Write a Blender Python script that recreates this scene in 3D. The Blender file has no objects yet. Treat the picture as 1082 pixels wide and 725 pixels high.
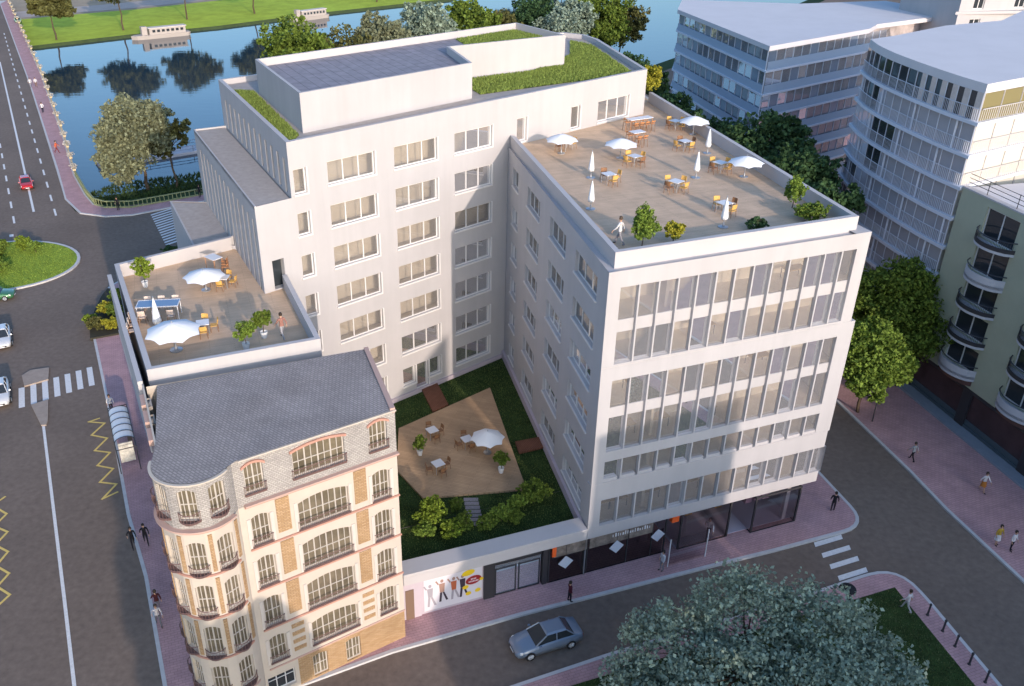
import bpy, bmesh, math, random
import numpy as np
from math import sin, cos, pi, radians as R, sqrt, hypot, atan2

SC = bpy.context.scene
COL = SC.collection
random.seed(7)

# ------------------------------------------------------------------ camera
CAMZ = 43.0
cd = bpy.data.cameras.new('camera'); cam = bpy.data.objects.new('camera', cd); COL.objects.link(cam)
cam.location = (0, 0, CAMZ)
cam.rotation_euler = (R(90 - 28.79), 0, 0)
cd.sensor_fit = 'HORIZONTAL'; cd.sensor_width = 36.0
cd.lens = 36.0 * 933.1 / 1082.0
cd.shift_x = (541 - 495.5) / 1082.0
cd.clip_start = 0.5; cd.clip_end = 6000
SC.camera = cam

# ------------------------------------------------------------------ sky, sun, exposure
SUN_B, SUN_E = 156.0, 14.5
w = bpy.data.worlds.new('World'); SC.world = w; w.use_nodes = True
nt = w.node_tree; nt.nodes.clear()
sky = nt.nodes.new('ShaderNodeTexSky'); sky.sky_type = 'NISHITA'; sky.sun_disc = False
sky.sun_elevation = R(SUN_E); sky.sun_rotation = R(SUN_B)
sky.air_density = 1.1; sky.dust_density = 2.6; sky.ozone_density = 4.5
bg = nt.nodes.new('ShaderNodeBackground'); bg.inputs['Strength'].default_value = 0.15
ow = nt.nodes.new('ShaderNodeOutputWorld')
nt.links.new(sky.outputs[0], bg.inputs[0]); nt.links.new(bg.outputs[0], ow.inputs[0])
sl = bpy.data.lights.new('sun', 'SUN'); so = bpy.data.objects.new('sun', sl); COL.objects.link(so)
sl.energy = 2.0; sl.angle = R(0.6); sl.color = (0.77, 0.64, 0.545)
so.location = (60, -60, 120)
so.rotation_euler = (R(90 - SUN_E), 0, R(180 - SUN_B))
SC.view_settings.view_transform = 'Standard'; SC.view_settings.look = 'None'
SC.view_settings.exposure = 1.22; SC.view_settings.gamma = 1.0; SC.view_settings.use_curve_mapping = False

# ------------------------------------------------------------------ materials
MATS = {}
def mat(name, col, rough=0.8, spec=0.3, noise=None, bump=0.0, metal=0.0, island=0.0, var=0.25, detail=6.0, coat=0.0):
    """Principled material; noise = scale of a value mottling, island = random value per mesh island."""
    if name in MATS: return MATS[name]
    m = bpy.data.materials.new(name); m.use_nodes = True; t = m.node_tree; n = t.nodes; l = t.links
    p = n['Principled BSDF']
    p.inputs['Base Color'].default_value = (*col, 1); p.inputs['Roughness'].default_value = rough
    p.inputs['Specular IOR Level'].default_value = spec; p.inputs['Metallic'].default_value = metal
    p.inputs['Coat Weight'].default_value = coat
    last = None
    if noise:
        tc = n.new('ShaderNodeTexCoord'); nz = n.new('ShaderNodeTexNoise')
        nz.inputs['Scale'].default_value = noise; nz.inputs['Detail'].default_value = detail; nz.inputs['Roughness'].default_value = 0.65
        l.new(tc.outputs['Object'], nz.inputs['Vector'])
        mr = n.new('ShaderNodeMapRange'); mr.inputs[1].default_value = 0.25; mr.inputs[2].default_value = 0.75
        mr.inputs[3].default_value = 1 - var; mr.inputs[4].default_value = 1 + var
        l.new(nz.outputs['Fac'], mr.inputs[0])
        mx = n.new('ShaderNodeVectorMath'); mx.operation = 'SCALE'; mx.inputs[0].default_value = col
        l.new(mr.outputs[0], mx.inputs['Scale']); last = mx.outputs[0]
        if bump:
            b = n.new('ShaderNodeBump'); b.inputs['Strength'].default_value = bump; b.inputs['Distance'].default_value = 0.05
            l.new(nz.outputs['Fac'], b.inputs['Height']); l.new(b.outputs[0], p.inputs['Normal'])
    if island:
        g = n.new('ShaderNodeNewGeometry'); mr2 = n.new('ShaderNodeMapRange')
        mr2.inputs[3].default_value = 1 - island; mr2.inputs[4].default_value = 1 + island
        l.new(g.outputs['Random Per Island'], mr2.inputs[0])
        mx2 = n.new('ShaderNodeVectorMath'); mx2.operation = 'SCALE'
        if last: l.new(last, mx2.inputs[0])
        else: mx2.inputs[0].default_value = col
        l.new(mr2.outputs[0], mx2.inputs['Scale']); last = mx2.outputs[0]
    if last: l.new(last, p.inputs['Base Color'])
    MATS[name] = m; return m

def mat_pattern(name, c1, c2, kind, scale, rot=0.0, rough=0.85, mortar=0.02, bw=0.5, rh=0.25, noise=None, bump=0.25, axes='xy', bias=0.0, var=.2):
    """Brick-texture based surfaces: planks, paving, shingles, bricks."""
    if name in MATS: return MATS[name]
    m = bpy.data.materials.new(name); m.use_nodes = True; t = m.node_tree; n = t.nodes; l = t.links
    p = n['Principled BSDF']; p.inputs['Roughness'].default_value = rough; p.inputs['Specular IOR Level'].default_value = 0.2
    tc = n.new('ShaderNodeTexCoord'); mp = n.new('ShaderNodeMapping')
    l.new(tc.outputs['Object'], mp.inputs[0])
    mp.vector_type = 'TEXTURE'
    mp.inputs['Rotation'].default_value = rot if isinstance(rot, tuple) else (0, 0, rot)
    b = n.new('ShaderNodeTexBrick'); b.inputs['Scale'].default_value = scale
    b.inputs['Color1'].default_value = (*c1, 1); b.inputs['Color2'].default_value = (*c2, 1)
    b.inputs['Mortar'].default_value = (*[x * 0.6 for x in c1], 1); b.inputs['Mortar Size'].default_value = mortar
    b.inputs['Brick Width'].default_value = bw; b.inputs['Row Height'].default_value = rh; b.inputs['Bias'].default_value = bias
    l.new(mp.outputs[0], b.inputs['Vector'])
    out = b.outputs['Color']
    if noise:
        nz = n.new('ShaderNodeTexNoise'); nz.inputs['Scale'].default_value = noise; nz.inputs['Detail'].default_value = 8
        l.new(tc.outputs['Object'], nz.inputs['Vector'])
        mr = n.new('ShaderNodeMapRange'); mr.inputs[1].default_value = .25; mr.inputs[2].default_value = .75
        mr.inputs[3].default_value = 1 - var; mr.inputs[4].default_value = 1 + var; l.new(nz.outputs['Fac'], mr.inputs[0])
        mx = n.new('ShaderNodeVectorMath'); mx.operation = 'SCALE'; l.new(out, mx.inputs[0]); l.new(mr.outputs[0], mx.inputs['Scale']); out = mx.outputs[0]
    l.new(out, p.inputs['Base Color'])
    if bump:
        bp = n.new('ShaderNodeBump'); bp.inputs['Strength'].default_value = bump; bp.inputs['Distance'].default_value = 0.02; bp.invert = True
        l.new(b.outputs['Fac'], bp.inputs['Height']); l.new(bp.outputs[0], p.inputs['Normal'])
    MATS[name] = m; return m

def mat_glass(name, tint=(0.75, 0.75, 0.72), refl=0.12):
    if name in MATS: return MATS[name]
    m = bpy.data.materials.new(name); m.use_nodes = True; t = m.node_tree; n = t.nodes; l = t.links
    n.remove(n['Principled BSDF']); o = n['Material Output']
    tr = n.new('ShaderNodeBsdfTransparent'); tr.inputs[0].default_value = (*tint, 1)
    gl = n.new('ShaderNodeBsdfGlossy'); gl.inputs['Roughness'].default_value = 0.02
    fr = n.new('ShaderNodeFresnel'); fr.inputs[0].default_value = 1.5
    ad = n.new('ShaderNodeMath'); ad.operation = 'ADD'; ad.inputs[1].default_value = refl - 0.04
    l.new(fr.outputs[0], ad.inputs[0])
    mx = n.new('ShaderNodeMixShader'); l.new(ad.outputs[0], mx.inputs[0]); l.new(tr.outputs[0], mx.inputs[1]); l.new(gl.outputs[0], mx.inputs[2])
    l.new(mx.outputs[0], o.inputs[0]); MATS[name] = m; return m

def mat_milky(name, milk, col=(.62, .60, .58), refl=.16):
    m = mat_glass(name, (.86, .84, .80), refl); t = m.node_tree; n = t.nodes; l = t.links
    o = n['Material Output']; src = o.inputs[0].links[0].from_socket
    d = n.new('ShaderNodeBsdfDiffuse'); d.inputs[0].default_value = (*col, 1); mx = n.new('ShaderNodeMixShader'); mx.inputs[0].default_value = milk
    l.new(src, mx.inputs[1]); l.new(d.outputs[0], mx.inputs[2]); l.new(mx.outputs[0], o.inputs[0]); return m
def mat_screen(name, col, openness=0.35):
    """Perforated / woven white screen: part of it lets the view through."""
    if name in MATS: return MATS[name]
    m = bpy.data.materials.new(name); m.use_nodes = True; t = m.node_tree; n = t.nodes; l = t.links
    p = n['Principled BSDF']; p.inputs['Base Color'].default_value = (*col, 1); p.inputs['Roughness'].default_value = .7
    tr = n.new('ShaderNodeBsdfTransparent'); mx = n.new('ShaderNodeMixShader'); mx.inputs[0].default_value = openness
    l.new(p.outputs[0], mx.inputs[1]); l.new(tr.outputs[0], mx.inputs[2]); l.new(mx.outputs[0], n['Material Output'].inputs[0])
    MATS[name] = m; return m

def mat_two(name, col, rough, s1, v1, s2, v2, st=(1, 1, 1), bump=0.0):
    m = bpy.data.materials.new(name); m.use_nodes = True; t = m.node_tree; n = t.nodes; l = t.links
    p = n['Principled BSDF']; p.inputs['Roughness'].default_value = rough; p.inputs['Specular IOR Level'].default_value = .2
    tc = n.new('ShaderNodeTexCoord'); mp = n.new('ShaderNodeMapping'); mp.inputs['Scale'].default_value = st; l.new(tc.outputs['Object'], mp.inputs[0])
    last = None
    for sc, v, vec, dt in ((s1, v1, mp.outputs[0], 5), (s2, v2, tc.outputs['Object'], 10)):
        z = n.new('ShaderNodeTexNoise'); z.inputs['Scale'].default_value = sc; z.inputs['Detail'].default_value = dt; z.inputs['Roughness'].default_value = .6; l.new(vec, z.inputs['Vector'])
        r = n.new('ShaderNodeMapRange'); r.inputs[1].default_value = .25; r.inputs[2].default_value = .75; r.inputs[3].default_value = 1 - v; r.inputs[4].default_value = 1 + v; l.new(z.outputs['Fac'], r.inputs[0])
        x = n.new('ShaderNodeVectorMath'); x.operation = 'SCALE'
        if last: l.new(last, x.inputs[0])
        else: x.inputs[0].default_value = col
        l.new(r.outputs[0], x.inputs['Scale']); last = x.outputs[0]
    l.new(last, p.inputs['Base Color'])
    if bump:
        b = n.new('ShaderNodeBump'); b.inputs['Strength'].default_value = bump; b.inputs['Distance'].default_value = .04; l.new(z.outputs['Fac'], b.inputs['Height']); l.new(b.outputs[0], p.inputs['Normal'])
    MATS[name] = m; return m
WHITE = mat_two('white_plaster', (.455, .437, .437), .85, 1.3, .045, .25, .05, (1, 1, .08))
WHITE2 = mat('white_coping', (.49, .465, .46), .8, .2, noise=.5, var=.04)
FRAME = mat('white_window_frame', (.68, .66, .64), .45, .4)
INNER = mat('interior_beige', (.70, .63, .54), .8, .2, noise=.6, var=.12)
INNERF = mat('interior_floor', (.70, .62, .53), .6, .3, noise=.8, var=.15)
GLASS = mat_milky('clear_glass', .22, (.50, .48, .47))
GLASSF = mat_milky('front_glass', .26, (.50, .49, .50), .2)
GLASSB = mat_milky('blue_glass', .30, (.42, .47, .55), .2)
DARKGL = mat('dark_window_glass', (.030, .036, .042), .06, .8)
OLIVEGL = mat('old_window_glass', (.15, .125, .085), .12, .6, noise=.9, var=.5)
ASPH = mat_two('asphalt', (.185, .142, .114), .92, .09, .16, 2.2, .20, (1, 1, 1), .15)
PINK = mat_pattern('pink_paving', (.52, .315, .31), (.46, .275, .28), 'b', 1.0, R(20), .9, .012, .4, .2, noise=.7, bump=.1, var=.14)
KERB = mat('kerb_stone', (.55, .53, .52), .85, .2, noise=2, var=.1)
PAINT = mat('road_paint_white', (.72, .70, .68), .8, .2, noise=5, var=.14)
YPAINT = mat('road_paint_yellow', (.72, .52, .16), .8, .2, noise=5, var=.14)
CONC = mat('roof_screed', (.42, .37, .335), .95, .1, noise=2.2, var=.14, bump=.1)
DECK = mat_pattern('deck_boards', (.67, .48, .325), (.60, .43, .29), 'b', 1.0, R(18), .7, .012, 3.0, .14, noise=.8, bump=.25, var=.14)
DECK2 = mat_pattern('larch_boards', (.52, .345, .205), (.46, .30, .175), 'b', 1.0, R(-18), .7, .012, 2.6, .16, noise=.8, bump=.3, var=.14)
REDWOOD = mat_pattern('red_boards', (.20, .085, .05), (.17, .07, .042), 'b', 1.0, R(60), .7, .02, 2.0, .14, noise=1, bump=.3)
GRASSB = mat('grass_soil', (.055, .095, .022), .95, .1, noise=1.2, var=.35)
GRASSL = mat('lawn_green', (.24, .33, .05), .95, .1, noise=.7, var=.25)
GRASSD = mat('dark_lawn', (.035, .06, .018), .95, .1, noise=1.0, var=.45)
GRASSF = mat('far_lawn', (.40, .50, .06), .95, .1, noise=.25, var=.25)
DIRT = mat('dry_ground', (.36, .29, .21), .95, .1, noise=.15, var=.2)
PATHM = mat('path_gravel', (.44, .38, .34), .95, .1, noise=.3, var=.1)
METAL = mat('dark_metal', (.035, .035, .04), .5, .5)
STEEL = mat('steel', (.45, .46, .48), .35, .5, metal=.7)
IRON = mat('painted_iron', (.15, .085, .075), .6, .4)
YELWOOD = mat('yellow_wood', (.62, .36, .10), .6, .3)
BRWOOD = mat('brown_wood', (.24, .12, .06), .6, .3)
ORWOOD = mat('orange_wood', (.50, .22, .09), .6, .3)
CLOTH = mat('white_canvas', (.82, .82, .82), .8, .2)
TABLEW = mat('white_tabletop', (.74, .73, .74), .5, .4)
TABLEB = mat('blue_glass_tabletop', (.16, .24, .36), .12, .7)
BARK = mat('bark', (.10, .072, .05), .95, .1, noise=4, var=.3)
POT = mat('white_pot', (.68, .68, .68), .6, .3)
STONE = mat('cream_stone', (.53, .465, .39), .9, .2, noise=.8, var=.06)
CORN = mat('terracotta_cornice', (.46, .25, .19), .85, .2, noise=2, var=.1)
TRIM = mat('pink_trim', (.50, .34, .285), .85, .2)

# ------------------------------------------------------------------ mesh helpers
class Fr:
    """Vertical facade frame: a runs along compass bearing, o outwards."""
    def __init__(s, x, y, b, side=1):
        s.x, s.y, s.b = x, y, b; t = R(b); s.dx, s.dy = sin(t), cos(t)
        s.nx, s.ny = cos(t) * side, -sin(t) * side
    def p(s, a, z, o=0.0): return (s.x + s.dx * a + s.nx * o, s.y + s.dy * a + s.ny * o, z)
    def xy(s, a, o=0.0): return s.p(a, 0, o)[:2]

class MB:
    def __init__(s): s.v = []; s.f = []; s.mi = []
    def quad(s, a, b, c, d, mi=0):
        i = len(s.v); s.v += [a, b, c, d]; s.f.append((i, i + 1, i + 2, i + 3)); s.mi.append(mi); return s
    def poly(s, pts, mi=0):
        i = len(s.v); s.v += list(pts); s.f.append(tuple(range(i, i + len(pts)))); s.mi.append(mi); return s
    def hexa(s, lo, hi, mi=0):
        i = len(s.v); k = len(lo); s.v += list(lo) + list(hi)
        s.f.append(tuple(range(i + k - 1, i - 1, -1))); s.f.append(tuple(range(i + k, i + 2 * k))); s.mi += [mi, mi]
        for j in range(k):
            s.f.append((i + j, i + (j + 1) % k, i + k + (j + 1) % k, i + k + j)); s.mi.append(mi)
        return s
    def prism(s, pts, z0, z1, mi=0):
        return s.hexa([(x, y, z0) for x, y in pts], [(x, y, z1) for x, y in pts], mi)
    def fbox(s, F, a0, a1, z0, z1, o0, o1, mi=0):
        b = [F.xy(a0, o0), F.xy(a1, o0), F.xy(a1, o1), F.xy(a0, o1)]
        return s.prism(b, z0, z1, mi)
    def box(s, x0, x1, y0, y1, z0, z1, mi=0):
        return s.prism([(x0, y0), (x1, y0), (x1, y1), (x0, y1)], z0, z1, mi)
    def bar(s, p, q, r, n=5, r2=None, mi=0):
        p = np.array(p, float); q = np.array(q, float); d = q - p; L = np.linalg.norm(d)
        if L < 1e-6: return s
        d /= L; u = np.cross(d, (0, 0, 1)) if abs(d[2]) < .95 else np.cross(d, (1, 0, 0)); u /= np.linalg.norm(u); v = np.cross(d, u)
        r2 = r if r2 is None else r2
        lo = [tuple(p + r * (u * cos(2 * pi * k / n) + v * sin(2 * pi * k / n))) for k in range(n)]
        hi = [tuple(q + r2 * (u * cos(2 * pi * k / n) + v * sin(2 * pi * k / n))) for k in range(n)]
        return s.hexa(lo, hi, mi)
    def lathe(s, cx, cy, prof, n=12, mi=0):
        for (r0, z0), (r1, z1) in zip(prof[:-1], prof[1:]):
            for k in range(n):
                a, b = 2 * pi * k / n, 2 * pi * (k + 1) / n
                s.quad((cx + r0 * cos(a), cy + r0 * sin(a), z0), (cx + r0 * cos(b), cy + r0 * sin(b), z0),
                       (cx + r1 * cos(b), cy + r1 * sin(b), z1), (cx + r1 * cos(a), cy + r1 * sin(a), z1), mi)
        return s
    def wall(s, F, a0, a1, z0, z1, holes=(), depth=.25, o=0.0, mi=0):
        """Wall sheet with real openings and reveals; hole = (a0,a1,z0,z1[,arch rise])."""
        A = sorted({a0, a1, *[h[0] for h in holes], *[h[1] for h in holes]}); Z = sorted({z0, z1, *[h[2] for h in holes], *[h[3] for h in holes]})
        A = [x for x in A if a0 <= x <= a1]; Z = [x for x in Z if z0 <= x <= z1]
        for i in range(len(A) - 1):
            for j in range(len(Z) - 1):
                ca, cz = (A[i] + A[i + 1]) / 2, (Z[j] + Z[j + 1]) / 2
                if any(h[0] < ca < h[1] and h[2] < cz < h[3] for h in holes): continue
                s.quad(F.p(A[i], Z[j], o), F.p(A[i + 1], Z[j], o), F.p(A[i + 1], Z[j + 1], o), F.p(A[i], Z[j + 1], o), mi)
        for h in holes:
            b0, b1, y0, y1 = h[:4]; e = o - depth
            s.quad(F.p(b0, y0, o), F.p(b1, y0, o), F.p(b1, y0, e), F.p(b0, y0, e), mi)
            s.quad(F.p(b0, y0, o), F.p(b0, y1, o), F.p(b0, y1, e), F.p(b0, y0, e), mi)
            s.quad(F.p(b1, y0, o), F.p(b1, y1, o), F.p(b1, y1, e), F.p(b1, y0, e), mi)
            if len(h) == 4:
                s.quad(F.p(b0, y1, o), F.p(b1, y1, o), F.p(b1, y1, e), F.p(b0, y1, e), mi)
            else:
                r = h[4]; n = 8
                zz = [y1 - r * (2 * k / n - 1) ** 2 for k in range(n + 1)]; aa = [b0 + (b1 - b0) * k / n for k in range(n + 1)]
                for k in range(n):
                    s.quad(F.p(aa[k], zz[k], o), F.p(aa[k + 1], zz[k + 1], o), F.p(aa[k + 1], y1, o), F.p(aa[k], y1, o), mi)
                    s.quad(F.p(aa[k], zz[k], o), F.p(aa[k + 1], zz[k + 1], o), F.p(aa[k + 1], zz[k + 1], e), F.p(aa[k], zz[k], e), mi)
        return s
    def islands(s, name, mat_, parent):
        """Build every connected piece as a part of its own."""
        par = list(range(len(s.v))); key = {}
        def fd(i):
            while par[i] != i: par[i] = par[par[i]]; i = par[i]
            return i
        for i, v in enumerate(s.v):
            q = tuple(round(c, 3) for c in v)
            if q in key: par[fd(i)] = fd(key[q])
            else: key[q] = i
        for f in s.f:
            for i in f[1:]: par[fd(i)] = fd(f[0])
        gr = {}
        for f in s.f: gr.setdefault(fd(f[0]), []).append(f)
        for fs in gr.values():
            m = MB()
            for f in fs: m.poly([s.v[i] for i in f])
            m.build(name, mat_, parent)
    def build(s, name, mats, parent=None, kind=None, smooth=False):
        off = ROOT.get(parent.name, (0, 0, 0)) if parent else (0, 0, 0)
        me = bpy.data.meshes.new(name)
        vs = [(x - off[0], y - off[1], z - off[2]) for x, y, z in s.v] if parent else s.v
        me.from_pydata(vs, [], s.f)
        mats = mats if isinstance(mats, (list, tuple)) else [mats]
        for m in mats: me.materials.append(m)
        if len(mats) > 1: me.polygons.foreach_set('material_index', s.mi)
        bm = bmesh.new(); bm.from_mesh(me); bmesh.ops.remove_doubles(bm, verts=bm.verts, dist=1e-4); bmesh.ops.recalc_face_normals(bm, faces=bm.faces); bm.to_mesh(me); bm.free()
        if smooth: me.polygons.foreach_set('use_smooth', [True] * len(me.polygons))
        o = bpy.data.objects.new(name, me); COL.objects.link(o)
        if parent: o.parent = parent; ROOT[o.name] = off
        if kind: o['kind'] = kind
        return o

ROOT = {}
def tag(o, label, cat, group=None):
    o['label'] = label; o['category'] = cat
    if group: o['group'] = group
    return o
def thing(name, label, cat, loc=(0, 0, 0), group=None, rz=0.0):
    o = bpy.data.objects.new(name, None); COL.objects.link(o); o.location = loc; o.rotation_euler = (0, 0, rz)
    o.empty_display_size = .3; ROOT[o.name] = tuple(loc) if rz == 0 else (0, 0, 0)
    return tag(o, label, cat, group)
def proto(name, label, cat, group=None):
    o = thing(name, label, cat, (0, 0, 0), group); return o
def copy_tree(o, parent=None):
    c = o.copy(); COL.objects.link(c)
    if parent: c.parent = parent
    for ch in list(o.children): copy_tree(ch, c)
    return c
USED = set()
def place(pr, loc, rz=0.0, label=None, scale=1.0):
    """First call moves the prototype itself, later ones copy it with its parts."""
    c = pr if pr.name not in USED else copy_tree(pr)
    USED.add(pr.name)
    c.location = loc; c.rotation_euler = (0, 0, rz); c.scale = (scale,) * 3 if not isinstance(scale, tuple) else scale
    if label: c['label'] = label
    return c

def window(F, a0, a1, z0, z1, n, parent, depth=.18, fm=FRAME, gm=GLASS, name='window', bar=.06, split=None, arch=0, solid=False, o=0.0):
    f = MB(); e = o - depth
    for q in (0, 1):
        aa = a0 if q == 0 else a1 - bar
        f.fbox(F, aa, aa + bar, z0, z1, e - .05, e + .03)
    f.fbox(F, a0 + bar, a1 - bar, z0, z0 + bar, e - .05, e + .03); f.fbox(F, a0 + bar, a1 - bar, z1 - bar, z1, e - .05, e + .03)
    for k in range(1, n):
        c = a0 + (a1 - a0) * k / n; f.fbox(F, c - bar / 2, c + bar / 2, z0 + bar, z1 - bar, e - .05, e + .025)
    if split:
        for zs in split: f.fbox(F, a0 + bar, a1 - bar, zs - bar * .3, zs + bar * .3, e - .045, e + .02)
    wo = f.build(name, fm, parent)
    g = MB(); g.quad(F.p(a0 + bar * .5, z0 + bar * .5, e - .02), F.p(a1 - bar * .5, z0 + bar * .5, e - .02), F.p(a1 - bar * .5, z1 - bar * .5, e - .02), F.p(a0 + bar * .5, z1 - bar * .5, e - .02))
    g.build('pane', gm, wo)
    return wo

# ================================================================== SETTING: ground, river, roads
near_top = [(-700, -330), (-66, 112), (-50.5, 117.6), (-39.8, 122.4), (0, 150), (60, 228), (330, 640), (900, 1500)]
near_bot = [(-710, -318), (-74, 126), (-58.7, 138), (-46.9, 146), (-4, 178), (52, 246), (318, 650), (880, 1510)]
far_bot = [(-900, -270), (-185, 200), (-117.5, 249), (-97, 266.5), (-75, 281), (-47, 307), (-4, 340), (500, 1600)]
far_top = [(-902, -264), (-187, 204), (-119.5, 252.5), (-99, 270), (-77, 285), (-49.5, 311), (-7, 345), (490, 1604)]
g = MB()
zb, zt, zf = -4.5, -0.02, -2.3
back = [(3000, -330), (3000, -330), (3000, 60), (3000, 122), (3000, 150), (3000, 228), (3000, 640), (3000, 1500)]
g.poly([(x, y, zt) for x, y in near_top] + [(3000, 1500, zt), (3000, -1500, zt), (-3000, -1500, zt), (-3000, -330, zt)], 0)
for i in range(7):
    g.quad((*near_top[i], zt), (*near_top[i + 1], zt), (*near_bot[i + 1], zb), (*near_bot[i], zb), 1)
    g.quad((*near_bot[i], zb), (*near_bot[i + 1], zb), (*far_bot[i + 1], zb), (*far_bot[i], zb), 1)
    g.quad((*far_bot[i], zb), (*far_bot[i + 1], zb), (*far_top[i + 1], zf), (*far_top[i], zf), 2)
g.poly([(x, y, zf) for x, y in far_top] + [(500, 5000, zf), (-5000, 5000, zf), (-5000, -262, zf)], 3)
g.build('ground', [ASPH, GRASSD, mat('bank_grass_soil', (.06, .085, .03), .95, noise=.6, var=.3), DIRT], kind='structure')  # far bank slope: shade is put into its darker green
# far bank lawn, path
lw = MB(); off1 = [(x - 36, y + 34) for x, y in far_top]
for i in range(1, 6):
    lw.quad((*far_top[i], zf + .02), (*far_top[i + 1], zf + .02), (*off1[i + 1], zf + .02), (*off1[i], zf + .02))
lw.build('far_lawn', GRASSF, kind='structure')
pa = MB(); o1 = [(x - 38, y + 37) for x, y in far_top]; o2 = [(x - 48, y + 47) for x, y in far_top]
for i in range(1, 6):
    pa.quad((*o1[i], zf + .03), (*o1[i + 1], zf + .03), (*o2[i + 1], zf + .03), (*o2[i], zf + .03))
pa.build('path', PATHM, kind='structure')
fg = MB(); o3 = [(x - 150, y + 150) for x, y in far_top]; o4 = [(x - 400, y + 400) for x, y in far_top]
for i in range(0, 6):
    fg.quad((*o3[i], zf + .025), (*o3[i + 1], zf + .025), (*o4[i + 1], zf + .025), (*o4[i], zf + .025))
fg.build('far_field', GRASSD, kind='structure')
# water
WZ = -3.0
m = bpy.data.materials.new('river_water'); m.use_nodes = True; t = m.node_tree; p = t.nodes['Principled BSDF']
p.inputs['Base Color'].default_value = (.022, .048, .072, 1); p.inputs['Roughness'].default_value = .035; p.inputs['Specular IOR Level'].default_value = .42
tc = t.nodes.new('ShaderNodeTexCoord'); mp = t.nodes.new('ShaderNodeMapping'); mp.inputs['Scale'].default_value = (.35, 1.2, 1); mp.inputs['Rotation'].default_value = (0, 0, R(-10))
nz = t.nodes.new('ShaderNodeTexNoise'); nz.inputs['Scale'].default_value = .55; nz.inputs['Detail'].default_value = 4
bp = t.nodes.new('ShaderNodeBump'); bp.inputs['Strength'].default_value = .10; bp.inputs['Distance'].default_value = .12
t.links.new(tc.outputs['Object'], mp.inputs[0]); t.links.new(mp.outputs[0], nz.inputs['Vector']); t.links.new(nz.outputs['Fac'], bp.inputs['Height']); t.links.new(bp.outputs[0], p.inputs['Normal'])
wm = MB(); wm.quad((-1500, -700, WZ), (1200, -700, WZ), (1200, 2200, WZ), (-1500, 2200, WZ))
# keep the sheet inside the channel: build from the bank lines
wm = MB()
for i in range(7):
    a, b = near_top[i], near_top[i + 1]; c, d = far_top[i + 1], far_top[i]
    wm.quad((*a, WZ), (*b, WZ), (*c, WZ), (*d, WZ))
wm.build('river_water', m, kind='structure')

def offset_poly(pts, d):
    """Inset a polygon (counter-clockwise) by d."""
    n = len(pts); out = []
    area = sum(pts[i][0] * pts[(i + 1) % n][1] - pts[(i + 1) % n][0] * pts[i][1] for i in range(n))
    sg = 1 if area > 0 else -1
    for i in range(n):
        p0, p1, p2 = np.array(pts[i - 1]), np.array(pts[i]), np.array(pts[(i + 1) % n])
        e1 = p1 - p0; e2 = p2 - p1; e1 = e1 / np.linalg.norm(e1); e2 = e2 / np.linalg.norm(e2)
        n1 = np.array([-e1[1], e1[0]]) * sg; n2 = np.array([-e2[1], e2[0]]) * sg
        b = n1 + n2; k = max(.35, 1 + n1 @ n2)
        out.append(tuple(p1 + b * d / k))
    return out
def round_poly(pts, radii, n=6):
    """Round chosen corners of a polygon with quadratic curves."""
    out = []
    for i, p in enumerate(pts):
        r = radii.get(i, 0)
        if not r: out.append(p); continue
        a, b = np.array(pts[i - 1]), np.array(pts[(i + 1) % len(pts)]); p = np.array(p)
        pa = p + (a - p) / np.linalg.norm(a - p) * r; pb = p + (b - p) / np.linalg.norm(b - p) * r
        for k in range(n + 1):
            u = k / n; q = pa * (1 - u) ** 2 + 2 * p * u * (1 - u) + pb * u * u; out.append(tuple(q))
    return out
def pavement(pts, name='pavement', m=PINK, kerb=.24, h=.13):
    inn = offset_poly(pts, kerb); k = MB(); n = len(pts)
    for i in range(n):
        j = (i + 1) % n
        k.quad((*pts[i], -.05), (*pts[j], -.05), (*pts[j], h), (*pts[i], h))
        k.quad((*pts[i], h), (*pts[j], h), (*inn[j], h), (*inn[i], h))
    k.build('kerb', KERB, kind='structure')
    q = MB(); q.poly([(x, y, h - .012) for x, y in inn]); return q.build(name, m, kind='structure')

P1 = [(-38.3, 79.1), (-31.5, 64.7), (-25.5, 51.5), (-22.1, 45.0), (-18.1, 36.0), (-16.7, 32.6), (-14.6, 31.2), (-12.2, 32.6), (-10.8, 35.6), (-9.7, 36.1), (-4.7, 38.5), (3.3, 41.5),
      (9.6, 43.6), (17.1, 46.1), (21.7, 47.6), (29.4, 50.3), (27.9, 57), (21.2, 90), (17, 120), (2, 128), (-37.3, 102.5), (-41.1, 91.3), (-40.3, 85)]
pavement(round_poly(P1, {15: 2.3}))
P2 = [(-6, 32.6), (2.5, 36.0), (8.5, 38.4), (23.1, 43.7), (26.6, 45.1), (29.7, 46.2), (30.4, 42.7), (30.9, 39.6), (31.5, 36.0), (34, 20), (-6, 20)]
pavement(round_poly(P2, {5: 2.6}))
P3 = [(33.9, 63.1), (35.1, 57.0), (35.8, 52.2), (37.5, 44.4), (39.3, 36), (46, 8), (120, 8), (120, 135), (16, 135), (24, 106), (29.5, 86)]
pavement(P3)
# bridge and quay pavement
P4 = [(-157.2, 314.1), (-94.3, 192.9), (-64.4, 134.0), (-58.0, 121.0), (-53.6, 115.2), (-49.6, 113.9), (-46.1, 114.5), (-41.8, 117.4), (2, 146), (0, 149.4), (-39.8, 122.2), (-47.1, 117.6), (-50.9, 117.5), (-52.9, 118.7), (-55.6, 122.7), (-60.8, 131.8), (-70.1, 151.1), (-97.4, 205.7), (-158.7, 323.1)]
pavement(P4)
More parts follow.
